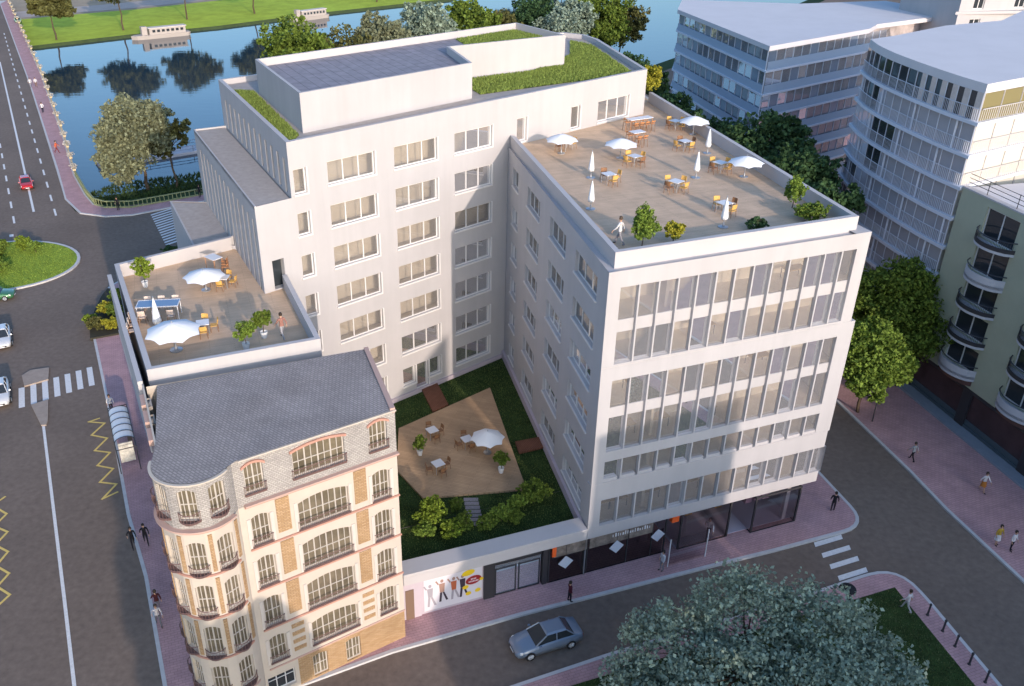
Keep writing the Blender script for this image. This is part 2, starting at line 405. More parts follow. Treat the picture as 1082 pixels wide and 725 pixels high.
# bridge deck (road over the river)
b = MB(); b.prism([(-62, 112), (-60.9, 132), (-159, 323.2), (-205, 300), (-105, 110)], -1.25, -.03)
bo = b.build('bridge_deck', KERB, kind='structure')
r = MB(); r.poly([(-54.5, 116, 0), (-58.2, 121.4, 0), (-64.6, 134.2, 0), (-94.4, 193, 0), (-158, 316, .0), (-210, 300, .0), (-112, 90, .0)]); r.build('bridge_road', ASPH, kind='structure')
# planted traffic island on the left
isl = [(-56.5 + 9.4 * cos(a), 97.4 + 7.8 * sin(a)) for a in np.linspace(0, 2 * pi, 40, endpoint=False)]
pavement(isl, 'traffic_island', GRASSL, kerb=.35, h=.16)
# lawn of the corner island at bottom right
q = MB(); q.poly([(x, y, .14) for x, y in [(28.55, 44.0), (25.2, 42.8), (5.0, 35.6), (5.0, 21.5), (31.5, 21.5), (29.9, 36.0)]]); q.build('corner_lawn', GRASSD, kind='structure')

def sheet(name, polys, m, z=.006):
    k = MB()
    for pl in polys: k.poly([(x, y, z) for x, y in pl])
    return k.build(name, m, kind='structure')
def strip(p, q, w):
    d = np.array(q) - np.array(p); d = d / np.linalg.norm(d) * w / 2; nn = np.array([-d[1], d[0]])
    return [tuple(np.array(p) + nn), tuple(np.array(q) + nn), tuple(np.array(q) - nn), tuple(np.array(p) - nn)]
# lane lines on the left road and the bridge
polys = [strip((-112.7, 218.5), (-60.3, 116.0), .30), strip((-36.75, 63.4), (-26.7, 42.9), .22), strip((-26.7, 42.9), (-18, 25), .22)]
def dashes(p, q, L, gap, w):
    p = np.array(p); q = np.array(q); D = np.linalg.norm(q - p); d = (q - p) / D; s = 0
    while s + L < D:
        polys.append(strip(tuple(p + d * s), tuple(p + d * (s + L)), w)); s += L + gap
dashes((-56.6, 114.5), (-132.9, 263.8), 3.0, 3.6, .26); dashes((-61.0, 111.6), (-85, 158), 3.0, 3.6, .26); dashes((-85, 158), (-150, 285), 3.0, 3.6, .26)
polys.append(strip((-59.6, 107.6), (-59.2, 106.8), .5))
sheet('lane_markings', polys, PAINT)
zb = []
for k in range(7):
    s = np.array([-41.64, 69.54]) + (np.array([-36.78, 73.27]) - np.array([-41.64, 69.54])) * k / 6
    u = np.array([.455, .21]); v = np.array([1.52, -3.36])
    zb.append([tuple(s), tuple(s + u), tuple(s + u + v), tuple(s + v)])
for k in range(4):
    s = np.array([24.66, 48.09]) + (np.array([25.13, 44.72]) - np.array([24.66, 48.09])) * k / 3
    u = np.array([2.27, .86]); v = np.array([.05, .47]); zb.append([tuple(s), tuple(s + u), tuple(s + u + v), tuple(s + v)])
for k in range(14):
    s = np.array([-43.75, 114.87]) + (np.array([-38.5, 104.2]) - np.array([-43.75, 114.87])) * k / 13
    u = np.array([2.2, 2.7]) * (1 - .0 * k); v = np.array([.19, -.40]); zb.append([tuple(s), tuple(s + u), tuple(s + u + v), tuple(s + v)])
sheet('zebra_crossing', zb, PAINT, .010)
zz = [(-32.31, 64.59), (-33.07, 64.01), (-31.6, 63.81), (-32.07, 62.0), (-30.57, 61.54), (-30.98, 59.76), (-29.6, 59.49), (-29.99, 57.71), (-28.57, 57.3), (-29.0, 55.54), (-27.61, 55.3), (-28.05, 53.47), (-27.2, 54.3)]
zl = [(-35.59, 53.79), (-36.1, 52.71), (-34.57, 51.72), (-34.84, 50.34), (-33.58, 49.71), (-33.81, 48.3), (-32.59, 47.61), (-32.75, 46.18), (-31.53, 45.45), (-31.75, 44.19), (-30.56, 43.45), (-30.89, 42.47)]
def zigzag(pts, w=.17, z=.007):
    k = MB(); n = len(pts)
    for i in range(n - 1):
        d = np.array(pts[i + 1]) - np.array(pts[i]); L = np.linalg.norm(d); d /= L
        a = np.array(pts[i]) + (d * w * .5 if i else 0); b2 = np.array(pts[i + 1]) + d * w * .5
        k.poly([(*q, z + .0005 * (i % 2)) for q in strip(tuple(a), tuple(b2), w)])
    return k
zigzag(zz).build('bus_stop_zigzag', YPAINT, kind='structure'); zigzag(zl).build('bus_stop_zigzag', YPAINT, kind='structure')
ISLM = mat('island_paving', (.36, .29, .24), .9, .15, noise=2, var=.15)
for pl in ([(-42.27, 71.68), (-41.9, 72.7), (-40.33, 73.2), (-39.48, 71.0), (-41.2, 69.78)], [(-39.18, 66.6), (-38.03, 67.5), (-36.64, 64.1), (-36.5, 63.4), (-36.92, 63.37)]):
    k = MB(); k.prism(pl, -.02, .12); k.build('traffic_island', ISLM, kind='structure')

# ================================================================== WHITE OFFICE COMPLEX
A = Fr(-3.624, 40.934, 70.1); W = Fr(7.829, 45.080, -10.8, -1); T = Fr(3.144, 69.637, 50.5)
L = Fr(*T.xy(-19.64), -25.9, -1); L2 = Fr(*T.xy(-22.42), -25.9, -1)
OB = thing('office_building', 'large white office complex with roof terraces around a garden courtyard', 'building', (3, 62, 0))

# --- tower: courtyard facade with window openings
rows = [21.6, 18.45, 15.33, 12.25, 9.12, 6.1]
tw = []
for c0, c1, n in ((-19.35, -18.4, 1), (-16.7, -12.8, 3), (-11.1, -7.2, 3), (-5.5, -1.75, 3)):
    if c0 > -18: tw.append((c0, c1, 23.1, 24.75, n))
    else: tw.append((c0, c1, 22.95, 24.7, n))
    for z in rows:
        if z < 10 and c0 < -18: continue
        tw.append((c0, c1, z - 1.65, z, n))
tw += [(.9, 1.95, 22.9, 24.8, 1), (7.05, 8.05, 22.9, 24.75, 1), (10.3, 14.2, 22.92, 24.72, 3)]
tw = [q for q in tw if not (abs(q[0] + 11.1) < .1 and abs(q[3] - 6.1) < .1)]
tw += [(-11.1, -9.85, 4.45, 6.1, 1), (-9.78, -8.52, 3.65, 6.1, 1), (-8.45, -7.2, 4.45, 6.1, 1)]
mb = MB(); mb.wall(T, -19.64, 16.37, 0, 26.62, [q[:4] for q in tw], .24)
mb.build('courtyard_wall', WHITE, OB)
for q in tw:
    window(T, q[0] + .002, q[1] - .002, q[2] + .002, q[3] - .002, q[4], OB, depth=.17, bar=.08)
# projecting window surrounds (white frames standing proud, as in the photo)
for q in tw:
    f = MB(); e = .09
    L_ = [(q[0] - .1, q[2] - .12), (q[1] + .1, q[2] - .12), (q[1] + .1, q[3] + .06), (q[1] + .004, q[3] + .06), (q[1] + .004, q[2] - .003), (q[0] - .1, q[2] - .003)]
    f.hexa([T.p(a, z, .002) for a, z in L_], [T.p(a, z, .10) for a, z in L_])
    f.build('window_surround', FRAME, OB)
# --- tower: other faces, roof
tback = L.xy(20.9); TR = T.xy(16.37)
tower = [T.xy(-19.64), TR, (13.3, 95.0), (12.2, 97.6), (10.2, 98.9), (8.6, 98.6), tback]
mb = MB()
for i in range(1, len(tower) - 1): mb.quad((*tower[i], 0), (*tower[i + 1], 0), (*tower[i + 1], 26.62), (*tower[i], 26.62))
mb.build('rear_wall', WHITE, OB)
inn = offset_poly(tower, .32)
mb = MB(); mb.poly([(x, y, 26.18) for x, y in inn]); mb.build('tower_roof', CONC, OB)
mb = MB()
for i in range(len(tower)):
    j = (i + 1) % len(tower)
    mb.quad((*tower[i], 26.622), (*tower[j], 26.622), (*inn[j], 26.622), (*inn[i], 26.622)); mb.quad((*inn[i], 26.18), (*inn[j], 26.18), (*inn[j], 26.622), (*inn[i], 26.622))
mb.build('tower_parapet', WHITE2, OB)
# slit facade on the street side
def slits(F, z0, z1, a0, a1, zs0, zs1, sp, w, name):
    hs = []; a = a0 + sp * .5
    while a + w < a1 - .3: hs.append((a, a + w, zs0, zs1)); a += sp
    k = MB(); k.wall(F, a0, a1, z0, z1, hs, .35); k.build(name, WHITE, OB)
    for h in hs:
        g = MB(); g.quad(F.p(h[0], h[2], -.33), F.p(h[1], h[2], -.33), F.p(h[1], h[3], -.33), F.p(h[0], h[3], -.33)); g.build('slit_window', DARKGL, OB)
slits(L, 22.5, 26.62, 0, 20.9, 22.86, 25.3, 1.62, .55, 'street_wall')
slits(L2, 0, 22.8, 0, 21.0, 3.0, 21.6, 1.5, .5, 'street_wall')
# lower grey roof in front of the slit facade
c4 = [L2.xy(0), T.xy(-19.64, -.01), L.xy(21.0), L2.xy(21.0)]
mb = MB(); mb.poly([(x, y, 22.72) for x, y in offset_poly(c4, .10)]); mb.build('annex_roof', CONC, OB)
mb = MB(); mb.fbox(L2, 0, 21, 22.55, 22.84, -.11, .0); mb.fbox(L2, 20.9, 21.0, 22.55, 22.84, -3.0, -.11); mb.islands('annex_coping', WHITE2, OB)
# annex front wall with the terrace door
mb = MB(); mb.wall(T, -22.42, -19.64, 0, 22.8, [(-21.62, -20.72, 16.55, 18.7)], .5); mb.build('annex_front_wall', WHITE, OB)
d = MB(); d.quad(T.p(-21.62, 16.55, -.48), T.p(-20.72, 16.55, -.48), T.p(-20.72, 18.7, -.48), T.p(-21.62, 18.7, -.48)); d.build('terrace_door', DARKGL, OB)
mb = MB(); mb.quad((*L2.xy(21), 0), (*L.xy(21), 0), (*L.xy(21), 22.7), (*L2.xy(21), 22.7)); mb.build('annex_rear_wall', WHITE, OB)
# low block at street level
lb = [L2.xy(8.9), L2.xy(19.9), (-26.1, 73.5), (-21.3, 63.4)]
mb = MB(); mb.poly([(x, y, 16.68) for x, y in lb]); mb.build('low_roof', CONC, OB)
mb = MB()
for i in (1, 2, 3): mb.quad((*lb[i], 0), (*lb[(i + 1) % 4], 0), (*lb[(i + 1) % 4], 16.75), (*lb[i], 16.75))
inn = offset_poly(lb, .14)
for i in (1, 2, 3): mb.quad((*lb[i], 16.75), (*lb[(i + 1) % 4], 16.75), (*inn[(i + 1) % 4], 16.75), (*inn[i], 16.75))
mb.build('low_block_wall', WHITE, OB)

# --- penthouse
ph = [(-11.55, 60.9), (.25, 71.1), (-1.65, 77.85), (8.75, 83.5), (4.6, 90.3), (-17.03, 72.5)]
mb = MB()
for i in range(6): mb.quad((*ph[i], 26.15), (*ph[(i + 1) % 6], 26.15), (*ph[(i + 1) % 6], 28.95), (*ph[i], 28.95))
mb.build('penthouse_wall', WHITE, OB)
inn = offset_poly(ph, .22)
mb = MB()
for i in range(6):
    j = (i + 1) % 6
    mb.quad((*ph[i], 28.952), (*ph[j], 28.952), (*inn[j], 28.952), (*inn[i], 28.952)); mb.quad((*inn[i], 28.3), (*inn[j], 28.3), (*inn[j], 28.952), (*inn[i], 28.952))
mb.build('penthouse_parapet', WHITE2, OB)
SLATE = mat_pattern('roof_pavers', (.29, .265, .285), (.27, .25, .27), 'b', 1.0, R(-64), .75, .03, 9.0, .85, noise=1.2, bump=.5)
mb = MB(); mb.poly([(x, y, 28.36) for x, y in inn]); mb.build('penthouse_roof', SLATE, OB)

# --- right wing
wing = [A.xy(12.18), A.xy(30.42), (18.0, 84.66), (15.3, 97.6), (12.8, 97.0), T.xy(0)]
wr = [21.6, 18.4, 15.35, 12.25, 9.12, 6.0]
ww = []
for c0, c1, n in ((1.8, 6.15, 3), (8.3, 12.1, 3), (14.85, 18.4, 3), (21.2, 23.1, 2)):
    for z in wr: ww.append((c0, c1, z - 1.5, z, n))
mb = MB(); mb.wall(W, 0, 25.0, 0, 22.7, [q[:4] for q in ww], .32); mb.build('courtyard_wall', WHITE, OB)
for q in ww:
    window(W, q[0] + .002, q[1] - .002, q[2] + .002, q[3] - .002, q[4], OB, depth=.24, bar=.07)
    f = MB(); f.fbox(W, q[0] - .1, q[1] + .1, q[2] - .1, q[2] - .004, .002, .09); f.build('window_sill', FRAME, OB)
# front facade: three bands of glazed bays with vertical fins
def band(a0, a1, z0, z1, strips, bays, spandrels, ptop=.0):
    hs = [(13.0, 13.0 + 1.293 * n - .26, y0, y1) for (y0, y1), n in zip(strips, bays)]
    k = MB(); k.wall(A, a0, a1, z0, z1, hs, .30); e = [A.xy(a1, 0), A.xy(a1, -1.2)]
    k.quad((*e[0], z0), (*e[1], z0), (*e[1], z1), (*e[0], z1)); k.quad(A.p(a1, z0), A.p(a1 - 1.2, z0), A.p(a1 - 1.2, z0, -1.2), A.p(a1, z0, -1.2)); k.quad(A.p(a1, z1), A.p(a1 - 1.2, z1), A.p(a1 - 1.2, z1, -1.2), A.p(a1, z1, -1.2))
    k.build('front_wall', WHITE, OB)
    for h, n in zip(hs, bays):
        for i in range(1, n):
            c = 13.0 + 1.293 * i
            f = MB(); f.fbox(A, c - .10, c, h[2] + .003, h[3] - .003, -.29, .015); f.build('facade_fin', WHITE, OB)
        sp = [s for s in spandrels if h[2] < s[0] < h[3]]
        zz_ = [h[2]] + [x for s in sp for x in s] + [h[3]]
        for s in sp:
            for i in range(n):
                c = 13.0 + 1.293 * i; f = MB(); f.fbox(A, c + .002, c + (1.031 if i == n - 1 else 1.191), s[0], s[1], -.28, -.20); f.build('spandrel', WHITE, OB)
        for j in range(0, len(zz_), 2):
            y0, y1 = zz_[j], zz_[j + 1]
            for i in range(n):
                c = 13.0 + 1.293 * i
                g = MB(); e_ = c + (1.033 if i == n - 1 else 1.193); g.quad(A.p(c, y0, -.24), A.p(e_, y0, -.24), A.p(e_, y1, -.24), A.p(c, y1, -.24)); g.build('glass_panel', GLASSF, OB)
                if y1 < 9.6 and y1 > 9: s2 = MB(); s2.prism([A.xy(c + .02, -.23), A.xy(c + 1.01, -.23), A.xy(c + 1.01, -.03), A.xy(c + .02, -.03)], y0 + .002, y0 + .22); s2.build('sill_tray', WHITE2, OB)
band(12.18, 30.42, 16.45, 22.7, [(16.6, 21.65)], [13], [(18.65, 19.45)])
band(12.18, 30.78, 7.75, 16.44, [(10.2, 15.45), (7.85, 9.45)], [13, 13], [(12.65, 13.4)])
band(12.18, 30.66, 3.35, 7.74, [(4.25, 6.38)], [14], [])
mb = MB(); mb.quad(A.p(12.18, 7.75), A.p(30.6, 7.75), A.p(30.6, 7.75, -.6), A.p(12.18, 7.75, -.6)); mb.build('band_soffit', WHITE, OB)
# wing side and rear walls
mb = MB(); mb.quad((*A.xy(30.4, -.5), 3.35), (*wing[2], 3.35), (*wing[2], 22.7), (*A.xy(30.4, -.5), 22.7))
for i in (2, 3): mb.quad((*wing[i], 0), (*wing[i + 1], 0), (*wing[i + 1], 22.7), (*wing[i], 22.7))
mb.build('side_wall', WHITE, OB)
# floors seen through the glass, ceiling-high core wall
fl = MB()
wi = [A.xy(12.55, -.5), A.xy(30.0, -.5), (17.7, 84.0), (12.6, 96), T.xy(.5, -.5), W.xy(24.5, -.4)]
for z in (19.42, 16.56, 13.38, 10.16, 7.82, 4.2): fl.prism(wi, z - .3, z)
fl.prism(wi, 22.1, 22.5)
ti = [T.xy(-19.2, -.4), T.xy(16, -.4), T.xy(16, -1.6), T.xy(-19.2, -1.6)]
for z in (22.72, 19.55, 16.45, 13.35, 10.25, 7.1, 4.0): fl.prism(ti, z - .3, z)
fl.islands('interior_floor', INNERF, OB)
cw = MB()
cw.prism([A.xy(13.2, -2.7), A.xy(29.5, -2.7), A.xy(29.5, -2.9), A.xy(13.2, -2.9)], 3.4, 22.2)
cw.prism([W.xy(1.5, -4.2), W.xy(24, -4.2), W.xy(24, -4.4), W.xy(1.5, -4.4)], 3.4, 22.2)
cw.prism([T.xy(-19.2, -1.5), T.xy(16, -1.5), T.xy(16, -1.6), T.xy(-19.2, -1.6)], 3.4, 25.8)
for a in (-17.6, -11.9, -6.3, -.5, 5.5): cw.prism([T.xy(a, -.4), T.xy(a + .15, -.4), T.xy(a + .15, -1.5), T.xy(a, -1.5)], 3.4, 25.8)
cw.islands('interior_wall', INNER, OB)
# wing roof: ledge, parapet
mb = MB(); mb.poly([(x, y, 22.58) for x, y in wing]); mb.build('wing_roof', WHITE2, OB)
fr = [A.xy(12.83, -.62), A.xy(29.75, -.62), (17.35, 84.6), (16.2, 90.0), T.xy(16.6, .0), T.xy(.2, .0)]
pin = offset_poly(fr, .34)
mb = MB()
for i in (0, 1, 5):
    j = (i + 1) % 6
    mb.quad((*fr[i], 22.58), (*fr[j], 22.58), (*fr[j], 23.58), (*fr[i], 23.58)); mb.quad((*pin[i], 22.58), (*pin[j], 22.58), (*pin[j], 23.58), (*pin[i], 23.58)); mb.quad((*fr[i], 23.58), (*fr[j], 23.58), (*pin[j], 23.58), (*pin[i], 23.58))
mb.build('terrace_parapet', WHITE2, OB)
mb = MB(); k = [(x, y) for x, y in pin]; k[2] = (17.0, 86.5); mb.poly([(x, y, 22.66) for x, y in k[:3]] + [(*T.xy(16.37, .002), 22.66), (*T.xy(.3, .002), 22.66)]); mb.build('terrace_deck', DECK, OB)
mb = MB(); mb.poly([(*T.xy(16.4), 22.665), (17.0, 86.5, 22.665), (15.0, 96.5, 22.665), (13.5, 95, 22.665)]); mb.build('terrace_deck', DECK, OB)

# --- left terrace block
t0 = [(-25.45, 58.25), (-18.22, 63.75), T.xy(-22.42), T.xy(-20.62), (-9.0, 47.05), (-18.35, 43.3)]
mb = MB(); mb.poly([(x, y, 16.45) for x, y in t0]); mb.build('terrace_deck', DECK, OB)
mb = MB()
for i in (0, 3, 4, 5):
    j = (i + 1) % 6; mb.quad((*t0[i], 0), (*t0[j], 0), (*t0[j], 17.45), (*t0[i], 17.45))
mb.build('terrace_block_wall', WHITE, OB)
mb = MB(); ti_ = offset_poly(t0, .32)
ti_[1] = (-18.30, 63.3); ti_[3] = tuple(np.array(T.xy(-20.62)) + np.array([-.30, -.14]))
for i in (0, 3, 4, 5):
    j = (i + 1) % 6
    mb.quad((*t0[i], 17.452), (*t0[j], 17.452), (*ti_[j], 17.452), (*ti_[i], 17.452)); mb.quad((*ti_[i], 16.45), (*ti_[j], 16.45), (*ti_[j], 17.452), (*ti_[i], 17.452))
mb.build('terrace_parapet', WHITE2, OB)
# outer screen wall along the street, separated by a dark gap
mb = MB(); u = np.array([-.9, -.42]); a_, b_ = np.array((-24.9, 57.1)), np.array((-18.0, 42.6))
mb.prism([tuple(a_ + u * .38), tuple(b_ + u * .38), tuple(b_ + u * .66), tuple(a_ + u * .66)], 12.9, 17.25); mb.build('street_screen', WHITE2, OB)
mb = MB(); mb.prism([tuple(a_ - u * .2), tuple(b_ - u * .2), tuple(b_ + u * .7), tuple(a_ + u * .7)], 12.4, 12.88); mb.build('street_cornice', WHITE, OB)
sh = MB(); F_ = Fr(*tuple(b_ + u * .03), -25.4, -1)
for k in range(5): sh.fbox(F_, .8 + 3.2 * k, 3.2 + 3.2 * k, .3, 3.2, .0, .05)
sh.islands('street_window', DARKGL, OB)

# --- courtyard base: front fascia and parapet of the garden, shops underneath
mb = MB()
mb.fbox(A, -.45, 12.16, 3.35, 3.98, -.35, .0); mb.fbox(A, -.45, 12.16, 4.02, 4.25, -1.25, .03); mb.build('garden_parapet', WHITE2, OB)
mb = MB(); mb.fbox(A, -.45, 12.16, 3.979, 4.021, -1.2, -.03); mb.build('parapet_joint', METAL, OB)
mb = MB(); mb.quad(A.p(-.45, 3.37, -.0), A.p(30.5, 3.37, 0), A.p(30.5, 3.37, -6), A.p(-.45, 3.37, -6)); mb.build('shop_soffit', mat('soffit_grey', (.35, .34, .35), .8), OB)
SHOPW = mat('shop_dark_wall', (.12, .10, .105), .7, .3, noise=1.5, var=.4)
mb = MB(); mb.quad(A.p(-.45, 0, -5.2), A.p(30.2, 0, -5.2), A.p(30.2, 3.4, -5.2), A.p(-.45, 3.4, -5.2)); mb.quad(A.p(30.2, 0, -5.2), A.p(30.2, 0, -2), A.p(30.2, 3.4, -2), A.p(30.2, 3.4, -5.2)); mb.build('shop_back_wall', SHOPW, OB)
LIL = mat('lilac_render', (.50, .43, .47), .85, .2, noise=.6, var=.06)
mb = MB(); mb.fbox(A, -.44, .75, 0, 3.35, -.9, -.32); mb.build('shop_pier', LIL, OB)
mb = MB(); mb.fbox(A, -.3, .25, .05, 2.6, -.3, -.26); mb.build('side_door', mat('brown_door', (.20, .13, .09), .6), OB)
mb = MB(); mb.fbox(A, .76, 5.0, 0, .3, -.9, -.42); mb.fbox(A, .76, 5.0, .3, 3.35, -.9, -.42); mb.build('shop_pier', LIL, OB)
DGREY = mat('charcoal_panel', (.045, .042, .045), .55, .3)
mb = MB(); mb.fbox(A, 5.0, 5.75, 0, 3.35, -.9, -.25); mb.build('shop_pier', DGREY, OB)
# shop window with low white displays
mb = MB()
for a0_, a1_ in ((5.8, 7.3), (7.45, 9.0)):
    for z0_, z1_ in ((.15, .25), (2.35, 2.45)): mb.fbox(A, a0_, a1_, z0_, z1_, -.42, -.34)
    mb.fbox(A, a0_, a0_ + .08, .25, 2.35, -.42, -.34); mb.fbox(A, a1_ - .08, a1_, .25, 2.35, -.42, -.34)
mb.fbox(A, 5.8, 9.1, 2.75, 3.1, -.42, -.36)
mb.islands('shop_frame', DGREY, OB)
mb = MB(); mb.fbox(A, 5.95, 7.2, 1.05, 2.1, -.75, -.62); mb.fbox(A, 7.55, 8.9, 1.05, 2.1, -.75, -.62); mb.islands('display_board', TABLEW, OB)
mb = MB(); mb.quad(A.p(5.8, .2, -.38), A.p(9.05, .2, -.38), A.p(9.05, 2.7, -.38), A.p(5.8, 2.7, -.38)); mb.build('shop_glass', GLASSB, OB)
mb = MB(); mb.fbox(A, 9.15, 9.5, 0, 3.35, -.8, -.2); mb.build('shop_pier', DGREY, OB)
# restaurant front: mottled upper panels, dark lower glass
MOT = mat('mottled_valance', (.21, .17, .14), .8, .2, noise=1.6, var=.7)
mb = MB()
for a0_, a1_ in ((9.9, 12.3), (12.5, 15.4), (15.5, 17.3)): mb.fbox(A, a0_, a1_, 2.35, 3.3, -.2, -.12)
mb.islands('restaurant_valance', MOT, OB)
mb = MB()
for k, a in enumerate(np.linspace(14.2, 17.0, 16)): mb.fbox(A, a, a + (.05, .1, .07)[k % 3], 2.85, 2.85 + (.2, .3, .25, .18)[k % 4], -.118, -.10)
mb.islands('valance_letter', TABLEW, OB)
mb = MB(); mb.quad(A.p(9.6, .1, -.25), A.p(18.3, .1, -.25), A.p(18.3, 2.34, -.25), A.p(9.6, 2.34, -.25)); mb.build('shop_glass', mat_glass('smoked_glass', (.42, .40, .42), .08), OB)
mb = MB()
for a in (9.55, 12.35, 15.42, 17.35, 18.4): mb.fbox(A, a, a + .09, 0, 3.35, -.31, -.205)
mb.fbox(A, 9.64, 18.4, .02, .12, -.31, -.21); mb.islands('shop_frame', DGREY, OB)
mb = MB(); mb.fbox(A, 9.72, 10.0, 2.5, 3.3, -.115, -.03); mb.fbox(A, 18.75, 19.3, 2.8, 3.3, -.4, -.05); mb.islands('orange_light_box', mat('orange_light', (.80, .13, .03), .5), OB)
# glazed lobby boxes at the corner
def glassbox(a0, a1, o0, o1, name='shop_glass'):
    mb = MB(); mb.quad(A.p(a0, .1, o1), A.p(a1, .1, o1), A.p(a1, 3.3, o1), A.p(a0, 3.3, o1)); mb.quad(A.p(a0, .1, o1), A.p(a0, .1, o0), A.p(a0, 3.3, o0), A.p(a0, 3.3, o1)); mb.quad(A.p(a1, .1, o1), A.p(a1, .1, o0), A.p(a1, 3.3, o0), A.p(a1, 3.3, o1)); mb.build(name, mat_glass('lilac_glass', (.78, .76, .84), .14), OB)
    f = MB()
    for a, o in ((a0, o1), (a1, o1), (a0, o0), (a1, o0)): f.fbox(A, a - .06, a + .06, 0, 3.34, o - .06, o + .06)
    for z in (.0, 3.2): f.fbox(A, a0 + .06, a1 - .06, z, z + .12, o1 - .05, o1 + .05); f.fbox(A, a0 - .05, a0 + .05, z, z + .12, o0 + .06, o1 - .06); f.fbox(A, a1 - .05, a1 + .05, z, z + .12, o0 + .06, o1 - .06)
    f.islands('shop_frame', DGREY, OB)
glassbox(19.6, 23.6, -4.5, -.15); glassbox(25.5, 29.3, -4.0, .12)
mb = MB(); mb.fbox(A, 19.5, 29.3, 0, .16, -5.1, -.3); mb.build('shop_floor', mat('lobby_floor', (.46, .43, .50), .35, .4), OB)
mb = MB(); mb.quad(A.p(19.5, .1, -5.1), A.p(30.2, .1, -5.1), A.p(30.2, 3.36, -5.1), A.p(19.5, 3.36, -5.1)); mb.build('lobby_wall', mat('lobby_lilac', (.50, .46, .52), .8), OB)
mb = MB(); mb.fbox(A, 22.0, 22.6, .2, 3.3, -3.2, -3.0); mb.build('lobby_panel', YELWOOD, OB)
mb = MB()
for a, m_ in ((25.7, 0), (26.5, 0), (27.2, 0)): mb.fbox(A, a, a + .55, 1.7, 3.1, -1.6, -1.2)
mb.islands('hanging_clothes', mat('pink_clothes', (.55, .36, .42), .9, noise=5, var=.5), OB)
mb = MB(); mb.fbox(A, 28.5, 28.8, .16, 3.34, -.6, -.3); mb.build('white_column', WHITE2, OB)
mb = MB(); mb.fbox(A, 29.5, 30.1, 0, 3.34, -4, -3.3); mb.build('shop_pier', DGREY, OB)
# garden podium under the courtyard
pod = [A.xy(-.4, -1.2), A.xy(12.1, -.9), W.xy(.3, .02), T.xy(-.02, .02), T.xy(-20.5, .02), (-9.0, 47.1), (-6.3, 46.8)]
mb = MB(); mb.prism(pod, 3.0, 3.36); mb.build('garden_slab', CONC, OB)
mb = MB(); mb.fbox(W, .3, 24.95, 3.37, 4.05, .005, .22); mb.fbox(T, -13.2, -.25, 3.37, 3.75, .005, .16); mb.islands('garden_upstand', LIL, OB)

# ================================================================== BRICK CORNER BUILDING
B = Fr(-3.98, 39.76, 58.0)
BB = thing('brick_building', 'cream and yellow brick corner house with round turret, iron balconies and grey shingled roof', 'building', (-10, 40, 0))
BRICK = mat_pattern('yellow_brick', (.50, .335, .19), (.38, .235, .115), 'b', 1.0, (R(90), 0, R(32)), .9, .02, .30, .10, noise=.7, bump=.3, var=.14)
SHING = mat_pattern('grey_shingle_wall', (.44, .41, .375), (.34, .315, .295), 'b', 1.0, (R(90), 0, R(32)), .9, .02, .22, .11, noise=.9, bump=.5, var=.12)
ROOFM = mat_pattern('grey_shingle_roof', (.40, .35, .325), (.31, .275, .26), 'b', 1.0, R(-40), .85, .03, .30, .15, noise=.5, bump=.6, var=.16)
cor = [14.21, 11.39, 8.50, 5.55, 2.40]
cols = [(-8.5, -7.5, 2), (-5.95, -3.05, 4), (-1.58, -.53, 2)]
BFRAME = mat('ivory_frame', (.50, .455, .40), .5, .3)
def bwin(F, c0, c1, zs, zh, n, rise, balc=True, bulge=0.0):
    wo = window(F, c0 + .002, c1 - .002, zs, zh, n, BB, depth=.16, fm=BFRAME, gm=OLIVEGL, bar=.07, split=[zs + (zh - zs) * .48])
    # thin bars between the main mullions
    f = MB(); e = -.16
    for k in range(n):
        c = c0 + (c1 - c0) * (k + .5) / n; f.fbox(F, c - .018, c + .018, zs + .07, zh - .05, e - .04, e + .015)
    f.build('glazing_bar', BFRAME, wo)
    if balc:
        k = MB(); h = .52; ex = .10 + bulge
        nseg = 6 if bulge else 1
        pts = []
        for i in range(nseg + 1):
            u = i / nseg; pts.append((c0 - .06 + (c1 - c0 + .12) * u, .05 + ex * (1 - (2 * u - 1) ** 2) if bulge else ex))
        pts = [(c0 - .08, .0)] + pts + [(c1 + .08, .0)]
        for (a, o), (a2, o2) in zip(pts[:-1], pts[1:]):
            for z in (zs + .02, zs + h): k.bar(F.p(a, z, o), F.p(a2, z, o2), .028, 4)
            nn = max(1, int(hypot(a2 - a, o2 - o) / .11))
            for i in range(nn): u = (i + .5) / nn; k.bar(F.p(a + (a2 - a) * u, zs + .02, o + (o2 - o) * u), F.p(a + (a2 - a) * u, zs + h, o + (o2 - o) * u), .013, 3)
        k.prism([F.xy(a, o) for a, o in pts], zs - .08, zs - .02)
        k.build('balcony_rail', IRON, BB)
# facade sheets per storey
def rowspec(i): return (cor[i + 1] + .12 if i < 3 else 2.86, cor[i] - .74)
b0 = -9.05
holes = []
for i in range(4):
    zs, zh = rowspec(i)
    for c0, c1, n in cols: holes.append((c0, c1, zs, zh, .17 if n == 2 else .26))
    for c0, c1, n in cols: bwin(B, c0, c1, zs, zh, n, .2)
mh = [(c0, c1, 14.9, 16.72, .17 if n == 2 else .22) for c0, c1, n in cols]
for h, (c0, c1, n) in zip(mh, cols): bwin(B, c0, c1, h[2], h[3], n, .2)
gh = [(-6.12, -5.2, .25, 2.0, .1), (-4.0, -3.05, .25, 2.0, .1)]
for h in gh: bwin(B, h[0], h[1], h[2], h[3], 2, .1, False)
mb = MB(); mb.wall(B, b0, 0, 2.40, 14.21, holes, .2); mb.build('stone_wall', STONE, BB)
mb = MB(); mb.wall(B, b0, 0, 14.21, 17.1, mh, .2); mb.build('shingle_wall', SHING, BB)
mb = MB(); mb.wall(B, -7.0, 0, 0, 2.40, gh, .2); mb.build('brick_base', BRICK, BB)
